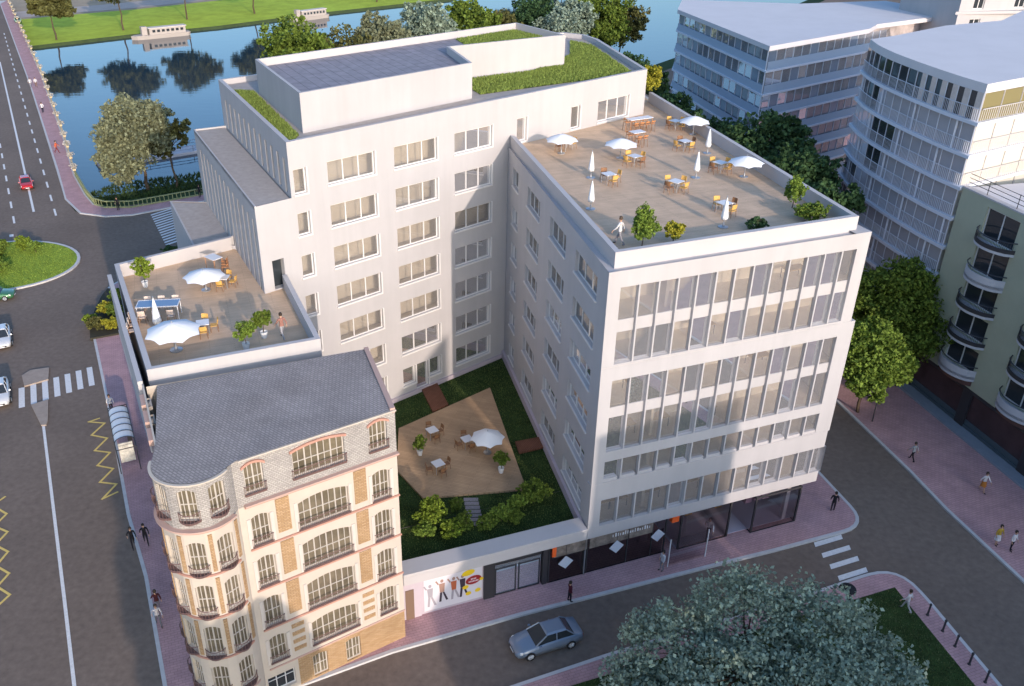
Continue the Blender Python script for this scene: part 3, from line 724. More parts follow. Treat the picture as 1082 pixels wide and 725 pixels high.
# left ground floor shop under the stone front
mb = MB(); mb.wall(B, b0, -7.0, 0, 2.4, [(-8.9, -7.25, .5, 1.75)], .2); mb.build('shop_wall', STONE, BB)
window(B, -8.9, -7.25, .5, 1.75, 3, BB, gm=DARKGL, bar=.05, split=[1.3], name='shop_window')
# brick panels between the window bays, with the striped storey below
for i in range(3):
    for p0, p1 in ((-7.12, -6.38), (-2.68, -1.95)):
        k = MB(); k.fbox(B, p0, p1, cor[i + 1] + .42, cor[i] - .2, .002, .045); k.build('brick_panel', BRICK, BB)
for p0, p1 in ((-7.12, -6.38), (-2.68, -1.95)):
    k = MB()
    for z in (3.0, 3.6, 4.2, 4.8): k.fbox(B, p0, p1, z, z + .28, .002, .04)
    k.islands('brick_panel', BRICK, BB)
# window hoods and sill bands
for (c0, c1, n) in cols:
    for zh, m_ in [(16.72, CORN)]:
        k = MB(); N = 10; r = .24
        for j in range(N):
            u0, u1 = j / N, (j + 1) / N
            za, zb_ = zh + .02 - r * (2 * u0 - 1) ** 2, zh + .02 - r * (2 * u1 - 1) ** 2; aa, ab = c0 - .12 + (c1 - c0 + .24) * u0, c0 - .12 + (c1 - c0 + .24) * u1
            k.hexa([B.p(aa, za, .003), B.p(ab, zb_, .003), B.p(ab, zb_, .10), B.p(aa, za, .10)], [B.p(aa, za + .14, .003), B.p(ab, zb_ + .14, .003), B.p(ab, zb_ + .14, .10), B.p(aa, za + .14, .10)])
        k.build('window_hood', m_, BB)
    for i in range(4):
        zs, zh = rowspec(i); k = MB(); k.fbox(B, c0 - .22, c0 - .03, zs - .05, zh - .12, .003, .05); k.fbox(B, c1 + .03, c1 + .22, zs - .05, zh - .12, .003, .05); k.islands('window_surround', mat('pale_stone', (.56, .51, .455), .9, .2, noise=1, var=.05), BB)
# turret
TC, TRd = (-13.6, 35.22), 1.98
angs = [132 - 22, 132, 176, 220, 264]
def tp(b, z, r=TRd): return (TC[0] + r * sin(R(b)), TC[1] + r * cos(R(b)), z)
def turret_wall(name, z0, z1, m_, r=TRd, wins=None):
    k = MB()
    hw = 15.0
    def seg(ba, bb):
        n = max(2, int(abs(bb - ba) / 7))
        for i in range(n):
            x, y = ba + (bb - ba) * i / n, ba + (bb - ba) * (i + 1) / n
            k.quad(tp(x, z0, r), tp(y, z0, r), tp(y, z1, r), tp(x, z1, r))
    prev = 96
    for bq in (132, 176, 220, 264):
        seg(prev, bq - hw); p, q = tp(bq + hw, 0, r), tp(bq - hw, 0, r)
        F = Fr(p[0], p[1], bq - 90); Lq = hypot(q[0] - p[0], q[1] - p[1])
        hs = [(Lq * .06, Lq * .94, zs, zh, .14) for zs, zh in (wins or [])]
        k.wall(F, 0, Lq, z0, z1, hs, .16)
        for h in hs: bwin(F, h[0], h[1], h[2], h[3], 2, .14, True, .2)
        prev = bq + hw
    seg(prev, 300)
    k.build(name, m_, BB)
turret_wall('turret_wall', 2.4, 14.21, STONE, TRd, [rowspec(i) for i in range(4)])
turret_wall('turret_shingle_wall', 14.21, 17.1, SHING, TRd, [(14.9, 16.7)])
turret_wall('turret_base', 0, 2.4, STONE, TRd, [])
for bq in (110, 154, 198, 242):
    for i in range(3): 
        k = MB(); 
        for d_ in (-3, 0): k.hexa([tp(bq + d_, cor[i + 1] + .15, TRd + .002), tp(bq + d_ + 3, cor[i + 1] + .15, TRd + .002), tp(bq + d_ + 3, cor[i + 1] + .15, TRd + .05), tp(bq + d_, cor[i + 1] + .15, TRd + .05)], [tp(bq + d_, cor[i] - .3, TRd + .002), tp(bq + d_ + 3, cor[i] - .3, TRd + .002), tp(bq + d_ + 3, cor[i] - .3, TRd + .05), tp(bq + d_, cor[i] - .3, TRd + .05)])
        k.islands('brick_pilaster', BRICK, BB)
# cornices run round facade, turret and street side
LW0, LW1 = (-15.75, 36.55), (-18.25, 42.3)
def course(z, h, o, m_, name):
    k = MB(); k.fbox(B, b0 + .35, .04, z, z + h, .004, o)
    bs = np.linspace(112, 268, 26)
    for x, y in zip(bs[:-1], bs[1:]):
        k.hexa([tp(x, z, TRd - .05), tp(y, z, TRd - .05), tp(y, z, TRd + o), tp(x, z, TRd + o)], [tp(x, z + h, TRd - .05), tp(y, z + h, TRd - .05), tp(y, z + h, TRd + o), tp(x, z + h, TRd + o)])
    Fl = Fr(LW0[0], LW0[1], -23.5, -1); k.fbox(Fl, -.4, 6.3, z, z + h, .004, o)
    k.build(name, m_, BB)
course(14.13, .14, .12, CORN, 'cornice'); course(14.275, .09, .26, TRIM, 'cornice')
for z in cor[1:4]: course(z - .10, .11, .08, CORN, 'string_course')
course(2.36, .10, .06, TRIM, 'string_course')
course(17.02, .08, .10, STONE, 'eaves')
# street side, rear and gable walls
Fl = Fr(LW0[0], LW0[1], -23.5, -1)
lh = [(c, c + .95, z + .12 if z > 2.5 else 2.9, z + 2.1 if z > 2.5 else 4.8, .15) for c in (.8, 2.6, 4.4) for z in (11.39, 8.5, 5.55)]
mb = MB(); mb.wall(Fl, -.3, 6.3, 0, 14.21, lh, .2); mb.build('street_wall', STONE, BB)
lm = [(c, c + .95, 14.9, 16.7, .15) for c in (.8, 2.6, 4.4)]
mb = MB(); mb.wall(Fl, -.3, 6.3, 14.21, 17.1, lm, .2); mb.build('street_shingle_wall', SHING, BB)
for h in lh + lm: bwin(Fl, h[0], h[1], h[2], h[3], 2, .15)
for h in lm:
    k = MB(); k.fbox(Fl, h[0] - .12, h[1] + .12, 16.6, 16.95, .0, .34); k.build('dormer_hood', TRIM, BB)
G0, G1, GB = (-3.98, 39.76), (-6.15, 46.6), (-18.1, 42.2)
mb = MB(); mb.quad((*G0, 0), (*G1, 0), (*G1, 17.0), (*G0, 17.1)); mb.quad((*G1, 0), (*GB, 0), (*GB, 17.0), (*G1, 17.0)); mb.build('gable_wall', STONE, BB)
rp = [(*B.xy(-.27, .02), 17.12), (*B.xy(b0 + .25, .02), 17.12)] + [tp(x, 17.12, TRd - .06) for x in np.linspace(118, 262, 20)] + [(*Fl.xy(.2, .02), 17.12), (-17.5, 42.25, 17.02), (-6.36, 46.48, 17.02)]
mb = MB(); mb.poly(rp); mb.build('roof', ROOFM, BB)
mb = MB(); mb.hexa([(-4.22, 39.62, 16.9), (-3.96, 39.76, 16.9), (-6.1, 46.6, 16.9), (-6.35, 46.5, 16.9)], [(-4.22, 39.62, 17.22), (-3.96, 39.76, 17.22), (-6.1, 46.6, 17.14), (-6.35, 46.5, 17.14)]); mb.build('gable_coping', TRIM, BB)

# ================================================================== BUILDINGS ON THE RIGHT
BLUEW = mat('blue_white_panel', (.64, .66, .72), .6, .3, noise=.3, var=.05)
SCREEN = mat_screen('white_screen', (.56, .54, .56), .42)
BEIGESC = mat_screen('beige_screen', (.66, .62, .54), .12)
CURT = mat('curtain_cloth', (.62, .53, .47), .9, .1, noise=3, var=.15)
ROOFW = mat('pale_roof', (.62, .60, .61), .85, .2, noise=.25, var=.05)
INDARK = mat('dim_interior', (.42, .37, .36), .9, .1, noise=.5, var=.5)
# ---- curved block
RC = thing('curved_apartment_block', 'white apartment block with curved screened facade and flat pale roof', 'building', (45, 82, 0))
curve = [(40.6, 70.3), (40.0, 72.6), (39.55, 75.2), (39.15, 77.9), (38.85, 80.7), (38.65, 83.3), (38.7, 86.5), (39.2, 89.8)]
cp = [np.array(p, float) for p in curve]
seg = [0]
for a_, b_ in zip(cp[:-1], cp[1:]): seg.append(seg[-1] + np.linalg.norm(b_ - a_))
def cpt(s):
    s = max(0, min(seg[-1] - 1e-6, s))
    for i in range(len(seg) - 1):
        if s <= seg[i + 1]: u = (s - seg[i]) / (seg[i + 1] - seg[i]); return cp[i] * (1 - u) + cp[i + 1] * u
NB = 14; sp_ = [cpt(seg[-1] * i / NB) for i in range(NB + 1)]
lit_end = (67.0, 85.5)
backp = [(72, 96), (64.4, 108.5), (58.0, 101.2), (50.4, 97.9), (42.5, 91.9)]
roof = [tuple(p) for p in sp_] + [backp[4], backp[3], backp[2], backp[1], backp[0], lit_end]
mb = MB(); mb.prism(roof, 26.75, 27.47); mb.build('roof_slab', ROOFW, RC)
zs_ = [24.4, 21.75, 19.1, 16.45, 13.85, 11.3, 8.7, 6.1, 3.5]
out = offset_poly(roof, -.35)
for z in zs_: mb = MB(); mb.prism(out, z - .14, z + .14); mb.build('floor_slab', BLUEW, RC)
core = offset_poly(roof, 2.2)
mb = MB(); mb.prism(core, .0, 26.7); mb.build('inner_core', INDARK, RC)
tops = [26.74] + [z - .141 for z in zs_[:-1]]; bots = [z + .141 for z in zs_]
# which bays are open dark glass; others carry white screens
openb = {0: set(range(6, 14)), 1: {10, 11, 12}, 2: {7, 8, 9}, 3: {8, 9}, 4: {11, 12, 13}, 5: {12, 13}, 6: {12, 13}}
for f_ in range(8):
    z0_, z1_ = bots[f_], tops[f_]
    for i in range(NB):
        a_, b_ = sp_[i], sp_[i + 1]
        if f_ == 0 and i < 6:
            c_ = a_ * .45 + b_ * .55
            k = MB(); k.quad((*a_, z0_), (*c_, z0_), (*c_, z1_), (*a_, z1_)); k.build('curtain', CURT, RC)
            k = MB(); k.quad((*c_, z0_), (*b_, z0_), (*b_, z1_), (*c_, z1_)); k.build('glass_panel', DARKGL, RC)
        elif i in openb.get(f_, set()):
            k = MB(); k.quad((*a_, z0_), (*b_, z0_), (*b_, z1_), (*a_, z1_)); k.build('glass_panel', DARKGL, RC)
        elif f_ < 7:
            k = MB(); k.quad((*a_, z0_), (*b_, z0_), (*b_, z1_), (*a_, z1_)); k.build('screen_panel', SCREEN, RC)
    k = MB()
    for i in range(NB):
        a_, b_ = sp_[i], sp_[i + 1]; d_ = b_ - a_; nn = np.array([-abs(d_[1]), d_[0] * (1 if d_[1] < 0 else 1)]); nn = np.array([-d_[1], d_[0]]); nn = nn / np.linalg.norm(nn) * .12
        k.bar((*(a_ + nn * .4), z0_), (*(a_ + nn * .4), z1_), .045, 4)
        p_, q_ = a_ + nn * 1.5, b_ + nn * 1.5
        k.bar((*p_, z0_ + 1.0), (*q_, z0_ + 1.0), .03, 4)
        if f_ < 7:
            for j in range(7):
                c_ = p_ + (q_ - p_) * (j + .5) / 7
                k.bar((*c_, z0_), (*c_, z0_ + 1.0), .022, 3)
            if f_ > 0 and (i * 7 + f_ * 5) % 4 == 0:
                c_ = a_ + (b_ - a_) * .35; k.bar((*(c_ + nn), z0_), (*(c_ + nn), z1_), .10, 4)
    k.build('railing', BLUEW, RC)
# sunlit end face
E_ = Fr(*curve[0], 61.0)
EL = hypot(lit_end[0] - curve[0][0], lit_end[1] - curve[0][1])
for f_ in range(7):
    z0_, z1_ = bots[f_], tops[f_]; k = MB()
    for i in range(12):
        a_ = EL * i / 12; b_ = EL * (i + 1) / 12
        g = MB(); g.quad(E_.p(a_ + .03, z0_, -.02), E_.p(b_ - .03, z0_, -.02), E_.p(b_ - .03, z1_, -.02), E_.p(a_ + .03, z1_, -.02)); g.build('end_panel', mat('olive_glass', (.22, .19, .09), .25, .4) if f_ == 0 else BEIGESC, RC)
        k.bar(E_.p(a_, z0_, .02), E_.p(a_, z1_, .02), .05, 4)
        if i < 6:
            for j in range(9): k.bar(E_.p(a_ + (b_ - a_) * j / 9, z0_, .2), E_.p(a_ + (b_ - a_) * j / 9, z0_ + 1.0, .2), .025, 3)
    k.fbox(E_, 0, EL, z0_ + .98, z0_ + 1.04, .17, .23); k.build('railing', WHITE2, RC)

# ---- glazed block by the river
RG = thing('glazed_office_block', 'blue glazed office block with white floor bands and flat roof beside the river', 'building', (45, 120, 0))
q0, q1 = (30.15, 133.6), (34.83, 105.98)
R1L = Fr(*q0, 170.4); R1R = Fr(*q1, 53.9)
pr1 = [(35.0, 106.0), (43.9, 112.8), (48.7, 115.6), (50.0, 118.2), (56, 121), (66, 128.5), (69, 131.5), (69, 142), (60, 146), (31.5, 142), (30.15, 133.6)]
r1 = [(q1[0], q1[1])] + [R1R.xy(a) for a in (9.6, 19.5)] + [(53, 121.0), (64.5, 127.8), (67, 132), (63, 142), (49, 139), (32.8, 143.2), q0]
mb = MB(); mb.prism(offset_poly(r1, -.3), 23.45, 24.0); mb.build('roof_slab', ROOFW, RG)
lv = [20.95, 18.2, 15.5, 12.85, 10.2, 7.5, 4.8]
for z in lv: mb = MB(); mb.prism(offset_poly(r1, -.22), z, z + .22); mb.build('floor_slab', BLUEW, RG)
mb = MB(); mb.prism(offset_poly(r1, 1.6), 0, 23.4); mb.build('inner_core', INDARK, RG)
tops1 = [23.44] + lv[:-1]
for F_, Ln, nb, nm in ((R1L, 27.9, 15, 'glass_panel'), (R1R, 24.5, 15, 'window')):
    for f_ in range(6):
        z0_, z1_ = lv[f_] + .22, tops1[f_]
        sp2 = MB(); sp2.fbox(F_, .05, Ln, z0_, z0_ + .95, .0, .06); sp2.build('parapet_panel', mat_screen('milky_glass', (.42, .52, .64), .18), RG)
        mu = MB()
        for i in range(nb):
            a_, b_ = Ln * i / nb, Ln * (i + 1) / nb
            g = MB(); g.quad(F_.p(a_, z0_ + .0, -.15), F_.p(b_, z0_ + .0, -.15), F_.p(b_, z1_, -.15), F_.p(a_, z1_, -.15)); g.build(nm, GLASSB if (i * 3 + f_) % 5 else mat('blue_panel_glass', (.20, .25, .32), .1, .7), RG)
            mu.fbox(F_, a_ - .035, a_ + .035, z0_ + .0, z1_, -.2, -.08)
        mu.islands('mullion' if F_ is R1L else 'window_post', BLUEW, RG)

# ---- green house with curved balconies
RB = thing('green_apartment_house', 'grey green apartment house with stacked curved balconies above dark shop fronts', 'building', (45, 60, 0))
R3 = Fr(41.173, 67.502, 167.86)
GREEN = mat('grey_green_render', (.43, .44, .32), .9, .15, noise=.5, var=.06)
LBW = mat('pale_balcony', (.52, .52, .54), .7, .2)
cols3 = [(.7, 4.2), (7.6, 11.1), (15.0, 18.5)]
levels = [(18.65, 16.25), (15.85, 13.4), (12.75, 10.75), (9.95, 8.0), (7.15, 5.2)]
hs = [(c0, c1, z1 - .1, z0) for c0, c1 in cols3 for z0, z1 in levels] + [(c0, c1, 4.35, 5.0) for c0, c1 in cols3]
mb = MB(); mb.wall(R3, -2.4, 24, 3.85, 19.24, hs, .25); mb.build('rendered_wall', GREEN, RB)
for h in hs: window(R3, h[0], h[1], h[2], h[3], 2, RB, gm=DARKGL if h[3] > 5.1 else OLIVEGL, bar=.1)
def arcpts(c0, c1, dep, n=12): return [(c0 + (c1 - c0) * i / n, dep * sin(pi * i / n) ** .55 if 0 < i < n else 0) for i in range(n + 1)]
for c0, c1 in cols3:
    for i, (z0_, z1_) in enumerate(levels):
        pts = arcpts(c0 - .25, c1 + .35, 1.15)
        k = MB(); k.prism([R3.xy(a, o + .004) for a, o in pts], z1_ - .38, z1_ - .16); k.build('balcony_slab', LBW, RB)
        if i in (1, 4):
            k = MB()
            for (a, o), (a2, o2) in zip(pts[:-1], pts[1:]): k.hexa([R3.p(a, z1_ - .6, o + .004), R3.p(a2, z1_ - .6, o2 + .004), R3.p(a2, z1_ - .6, max(o2 - .08, 0)), R3.p(a, z1_ - .6, max(o - .08, 0))], [R3.p(a, z1_ + .42, o + .004), R3.p(a2, z1_ + .42, o2 + .004), R3.p(a2, z1_ + .42, max(o2 - .08, 0)), R3.p(a, z1_ + .42, max(o - .08, 0))])
            k.build('balcony_parapet', LBW, RB)
        k = MB()
        for (a, o), (a2, o2) in zip(pts[:-1], pts[1:]):
            k.bar(R3.p(a, z1_ + .75, o), R3.p(a2, z1_ + .75, o2), .05, 4)
            if i not in (1, 4):
                k.hexa([R3.p(a, z1_ - .16, o + .02), R3.p(a2, z1_ - .16, o2 + .02), R3.p(a2, z1_ - .16, max(o2 - .03, 0)), R3.p(a, z1_ - .16, max(o - .03, 0))], [R3.p(a, z1_ + .18, o + .02), R3.p(a2, z1_ + .18, o2 + .02), R3.p(a2, z1_ + .18, max(o2 - .03, 0)), R3.p(a, z1_ + .18, max(o - .03, 0))])
                for j in range(3): u = j / 3; k.bar(R3.p(a + (a2 - a) * u, z1_ - .16, o + (o2 - o) * u), R3.p(a + (a2 - a) * u, z1_ + .75, o + (o2 - o) * u), .018, 3)
        k.build('balcony_rail', METAL, RB)
    k = MB(); pts = arcpts(c0 - .2, c1 + .2, .8)
    for (a, o), (a2, o2) in zip(pts[:-1], pts[1:]): k.quad(R3.p(a, 4.1, o + .004), R3.p(a2, 4.1, o2 + .004), R3.p(a2, 4.85, o2 + .004), R3.p(a, 4.85, o + .004))
    k.build('bow_window', mat('brown_glass', (.11, .06, .05), .15, .5), RB)
mb = MB(); mb.poly([(*R3.xy(-2.4, -.0), 19.2), (*R3.xy(24), 19.2), (*R3.xy(24, -14), 19.2), (*R3.xy(-2.4, -14), 19.2)]); mb.build('roof', ROOFW, RB)
mb = MB(); mb.fbox(R3, -2.4, 24, 19.24, 19.36, -.5, .05); mb.build('roof_edge', WHITE2, RB)
mb = MB()
for z in (19.75, 20.1, 20.45): mb.bar(R3.p(-2.2, z, -.25), R3.p(24, z, -.25), .028, 4)
for a in np.arange(0, 24, 3.2): mb.bar(R3.p(a, 19.3, -.25), R3.p(a, 20.5, -.25), .035, 4)
mb.build('roof_railing', METAL, RB)
mb = MB(); mb.quad(R3.p(-2.4, 0), R3.p(-2.4, 0, -14), R3.p(-2.4, 19.2, -14), R3.p(-2.4, 19.2)); mb.quad(R3.p(24, 0), R3.p(24, 0, -14), R3.p(24, 19.2, -14), R3.p(24, 19.2)); mb.build('side_wall', GREEN, RB)
SHOPB = mat('brown_shop_glass', (.060, .035, .036), .12, .6, noise=.4, var=.4)
for a0_, a1_ in ((-2.2, 3.75), (4.75, 11.0), (12, 18), (19, 24)):
    k = MB(); k.quad(R3.p(a0_, .55, -.2), R3.p(a1_, .55, -.2), R3.p(a1_, 3.55, -.2), R3.p(a0_, 3.55, -.2)); k.build('shop_window', SHOPB, RB)
    k = MB(); k.fbox(R3, a0_, a1_, .3, .56, -.28, -.08); k.fbox(R3, a0_, a1_, .561, 1.05, -.26, -.17); k.islands('shop_plinth', mat('slate_blue_panel', (.075, .10, .115), .4, .4), RB)
for a0_, a1_ in ((-2.4, -2.2), (3.75, 4.75), (11.0, 12.0), (18, 19)):
    k = MB(); k.fbox(R3, a0_, a1_, .15, 3.7, -.3, -.02); k.build('shop_pier', DGREY, RB)
k = MB(); k.fbox(R3, -2.4, 24, 3.55, 3.84, -.3, .03); k.build('shop_fascia', DGREY, RB)
k = MB(); k.fbox(R3, -4.5, 24, .10, .30, -.5, 1.05); k.build('front_step', mat('blue_grey_step', (.26, .29, .33), .8, .2, noise=1.5, var=.1), RB)

# ---- pale block far behind
RD = thing('pale_apartment_block', 'pale apartment block with paired windows and curved ledge behind the flat roofs', 'building', (78, 126, 0))
D_ = Fr(64, 122.0, 78)
hs = [(a, a + 1.6, z, z + 1.9) for a in (2.0, 8.2, 14.8, 21) for z in (25.6, 22.5, 19.4, 16.3)]
mb = MB(); mb.wall(D_, 0, 30, 0, 31, hs, .3); mb.quad(D_.p(0, 0), D_.p(0, 0, -12), D_.p(0, 31, -12), D_.p(0, 31)); mb.quad(D_.p(30, 0), D_.p(30, 0, -12), D_.p(30, 31, -12), D_.p(30, 31)); mb.build('rendered_wall', WHITE, RD)
for h in hs: window(D_, *h, 2, RD, gm=DARKGL, bar=.1)
for z in (25.0, 21.9):
    mb = MB(); mb.prism([D_.xy(-.4), D_.xy(6, .6), D_.xy(14, 1.6), D_.xy(22, 1.2), D_.xy(30, .3), D_.xy(30, -.1), D_.xy(-.4, -.1)], z, z + .35); mb.build('ledge', WHITE2, RD)
mb = MB(); mb.prism([D_.xy(0), D_.xy(30), D_.xy(30, -12), D_.xy(0, -12)], 31, 31.4); mb.build('roof', ROOFW, RD)

# ---- neighbours behind the viewpoint: they throw the long evening shadows over the street
SB = R(SUN_B); S_ = np.array([sin(SB), cos(SB)]); Q_ = np.array([-S_[1], S_[0]]); TE = math.tan(R(SUN_E))
def Q(s, al): return tuple(S_ * al + Q_ * s)
def shade_house(name, sil, a0, a1, label, m_):
    t = thing(name, label, 'building', (*Q(sil[0][0], a0), 0)); k = MB()
    lo = [(*Q(s, a0), max(0, h + a0 * TE)) for s, h in sil]; hi = [(*Q(s, a1), max(0, h + a0 * TE)) for s, h in sil]
    k.hexa(lo, hi); k.build('wall', m_, t)
    return t
shade_house('neighbour_house', [(13.2, -20), (14, 9.0), (18.9, 18.3), (25.0, 23.6), (25.3, -20)], 22, 36, 'house with a steep roof behind the viewpoint, out of the picture', STONE)
shade_house('neighbour_house', [(25.5, -20), (25.6, 21.4), (36.2, 21.7), (36.25, -20)], 23, 40, 'tall flat roofed house behind the viewpoint, out of the picture', WHITE)
shade_house('neighbour_house', [(36.5, -20), (36.55, 12.4), (100, 11.8), (100.1, -20)], 24, 44, 'long low house behind the viewpoint, out of the picture', STONE)

# ================================================================== TREES AND PLANTS
def leaf_mat(name, col, isl=.45, trans=.25):
    if name in MATS: return MATS[name]
    m = mat(name, col, .7, .15, island=isl); t = m.node_tree; l = t.links
    p = t.nodes['Principled BSDF']; tr = t.nodes.new('ShaderNodeBsdfTranslucent'); mx = t.nodes.new('ShaderNodeMixShader'); mx.inputs[0].default_value = trans
    src = p.inputs['Base Color'].links[0].from_socket
    l.new(src, tr.inputs[0]); l.new(p.outputs[0], mx.inputs[1]); l.new(tr.outputs[0], mx.inputs[2]); l.new(mx.outputs[0], t.nodes['Material Output'].inputs[0])
    return m
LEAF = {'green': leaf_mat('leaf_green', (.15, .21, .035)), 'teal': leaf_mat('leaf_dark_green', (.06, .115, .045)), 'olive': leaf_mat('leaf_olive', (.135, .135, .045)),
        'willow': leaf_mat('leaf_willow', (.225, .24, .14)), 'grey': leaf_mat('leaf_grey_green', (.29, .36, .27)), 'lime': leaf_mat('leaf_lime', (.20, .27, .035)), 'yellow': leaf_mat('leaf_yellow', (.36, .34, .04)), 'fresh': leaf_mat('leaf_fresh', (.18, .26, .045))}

def crown_mesh(name, blobs, n, size, seed, fill=.35, squash=.7):
    """Leaf clumps: many small folded leaf faces scattered through sub-clumps of the crown volume."""
    rs = np.random.RandomState(seed)
    vol = np.array([b[3] * b[4] * b[5] for b in blobs]) ** .67; cnt = np.maximum(1, (vol / vol.sum() * n)).astype(int)
    C = []
    for b, k in zip(blobs, cnt):
        nc = max(10, int(k / 26)); d = rs.normal(size=(nc, 3)); d /= np.linalg.norm(d, axis=1)[:, None]
        rr = rs.uniform(fill, 1.0, nc) ** .6; cc = d * rr[:, None]
        cr = rs.uniform(.14, .32, nc)
        idx = rs.randint(0, nc, k); o = rs.normal(size=(k, 3)); o /= np.linalg.norm(o, axis=1)[:, None]; o *= (rs.uniform(0.25, 1, k) ** .5 * cr[idx])[:, None]
        p = (cc[idx] + o) * np.array(b[3:6]) + np.array(b[:3]); C.append(p)
    C = np.concatenate(C); k = len(C)
    s = size * rs.uniform(.6, 1.35, k)
    nrm = rs.normal(size=(k, 3)); nrm[:, 2] = np.abs(nrm[:, 2]) * .8 + .25; nrm /= np.linalg.norm(nrm, axis=1)[:, None]
    u = np.cross(nrm, rs.normal(size=(k, 3))); u /= np.linalg.norm(u, axis=1)[:, None]; v = np.cross(nrm, u)
    fold = nrm * (s * .22)[:, None]
    a = C - u * s[:, None]; b = C + u * s[:, None]; c = C + v * (s * squash)[:, None] - fold; d = C - v * (s * squash)[:, None] - fold
    V = np.stack([a, d, b, c], 1).reshape(-1, 3)
    me = bpy.data.meshes.new(name); me.vertices.add(4 * k); me.vertices.foreach_set('co', V.astype('f').ravel())
    me.loops.add(4 * k); me.loops.foreach_set('vertex_index', np.arange(4 * k, dtype='i'))
    me.polygons.add(k); me.polygons.foreach_set('loop_start', np.arange(0, 4 * k, 4, dtype='i'))
    me.update(calc_edges=True); me.validate(); return me
def trunk_mb(h, r, blobs, seed):
    rs = random.Random(seed); k = MB(); z = 0; p = np.array([0, 0, 0.]); n = 4
    for i in range(n):
        q = np.array([rs.uniform(-.04, .04) * h, rs.uniform(-.04, .04) * h, h * (i + 1) / n])
        k.bar(p, q, r * (1 - .12 * i), 8, r * (1 - .12 * (i + 1))); p = q
    for b in blobs[:7]:
        m_ = (p + np.array(b[:3])) / 2 + np.array([rs.uniform(-.2, .2), rs.uniform(-.2, .2), .25])
        k.bar(p, m_, r * .42, 6, r * .28); k.bar(m_, np.array(b[:3]), r * .28, 5, r * .08)
        for _ in range(2):
            e = np.array(b[:3]) + np.array([rs.uniform(-.6, .6) * b[3], rs.uniform(-.6, .6) * b[4], rs.uniform(0, .6) * b[5]]); k.bar(m_, e, r * .14, 4, r * .05)
    return k
def rnd_blobs(cx, cz, rx, rz, n, seed, spread=.6):
    rs = random.Random(seed); out = [(0, 0, cz, rx * .72, rx * .72, rz * .78)]
    for i in range(n):
        a = 2 * pi * i / n + rs.uniform(-.3, .3); e = rs.uniform(-.7, .9); q = spread * rx * sqrt(max(.15, 1 - e * e * .7)); f = rs.uniform(.36, .55)
        out.append((q * cos(a), q * sin(a), cz + e * rz * .62, rx * f, rx * f, rz * f * .95))
    return out
def tree(name, label, loc, h, crown, leaf, n, size, seed, group=None, tr=.22, rz=0.0):
    t = thing(name, label, 'tree' if 'shrub' not in name and 'bush' not in name else 'shrub', loc, group)
    tk = trunk_mb(h, tr, crown, seed); off = loc; tk.v = [(x + off[0], y + off[1], z + off[2]) for x, y, z in tk.v]; tk.build('trunk', BARK, t, smooth=False)
    me = crown_mesh('crown', crown, n, size, seed); me.materials.append(LEAF[leaf]); c = bpy.data.objects.new('crown', me); COL.objects.link(c); c.parent = t
    return t

# bottom right grey-green tree
bl = [(-3.3, .8, 6.9, 2.8, 2.8, 2.3), (0, 1.8, 8.0, 3.1, 3.0, 2.6), (3.3, 1.2, 7.6, 3.0, 3.0, 2.5), (5.6, -1.0, 6.2, 2.6, 2.6, 2.1), (-5.2, -1.4, 5.4, 2.2, 2.4, 1.9), (-1.6, -2.4, 7.2, 3.2, 3.0, 2.5), (2.6, -2.8, 7.2, 3.2, 3.0, 2.5), (0, -5.0, 5.6, 3.6, 2.8, 2.4), (5.0, -4.0, 5.2, 2.8, 2.6, 2.0), (-4.6, -4.5, 5.0, 2.8, 2.6, 2.0)]
tree('broadleaf_tree', 'huge grey green tree filling the bottom edge beside the silver car', (15.3, 34.0, .1), 3.2, [(x * 1.24, y, z - 2.2, a_, b_, c_) for x, y, z, a_, b_, c_ in bl], 'grey', 52000, .12, 11, tr=.4)
# trees on the right pavement
bl = [(0, 0, 7.6, 2.9, 2.9, 2.6), (-1.7, .9, 8.9, 2.1, 2.1, 1.9), (2.0, .6, 8.8, 2.2, 2.2, 1.9), (2.6, -1.2, 6.4, 2.1, 2.1, 1.8), (-2.4, -.6, 7.2, 1.9, 1.9, 1.7), (.4, -1.8, 5.6, 2.0, 1.8, 1.5), (.3, .5, 10.4, 2.0, 2.0, 1.5), (3.2, .3, 7.6, 1.5, 1.5, 1.3)]
tree('street_tree', 'tall sunlit green street tree in front of the green house', (38.4, 70.6, .12), 4.6, [(x * 1.25, y * 1.15, z * .98, a_ * 1.27, b_ * 1.25, c_ * 1.2) for x, y, z, a_, b_, c_ in bl], 'green', 34000, .155, 12)
bl = [(0, 0, 5.6, 2.2, 2.2, 2.0), (-1.2, .5, 6.6, 1.5, 1.5, 1.3), (1.4, -.2, 4.9, 1.5, 1.5, 1.3), (-.8, -1.2, 4.5, 1.4, 1.4, 1.1), (.2, .4, 7.3, 1.4, 1.4, 1.0), (-.4, -1.8, 3.3, .9, .9, .7)]
tree('street_tree', 'smaller leafy street tree leaning against the corner of the white office', (34.3, 65.4, .12), 3.6, [(x * 1.25, y * 1.2, z * 1.04, a_ * 1.3, b_ * 1.3, c_ * 1.2) for x, y, z, a_, b_, c_ in bl], 'fresh', 21000, .15, 13, tr=.16)
bl = rnd_blobs(0, 5.0, 2.6, 2.2, 5, 5)
tree('street_tree', 'dark shaded street tree low behind the sunlit one beside the shop front', (40.0, 73.0, .12), 3.2, bl, 'teal', 7000, .17, 14, tr=.16)
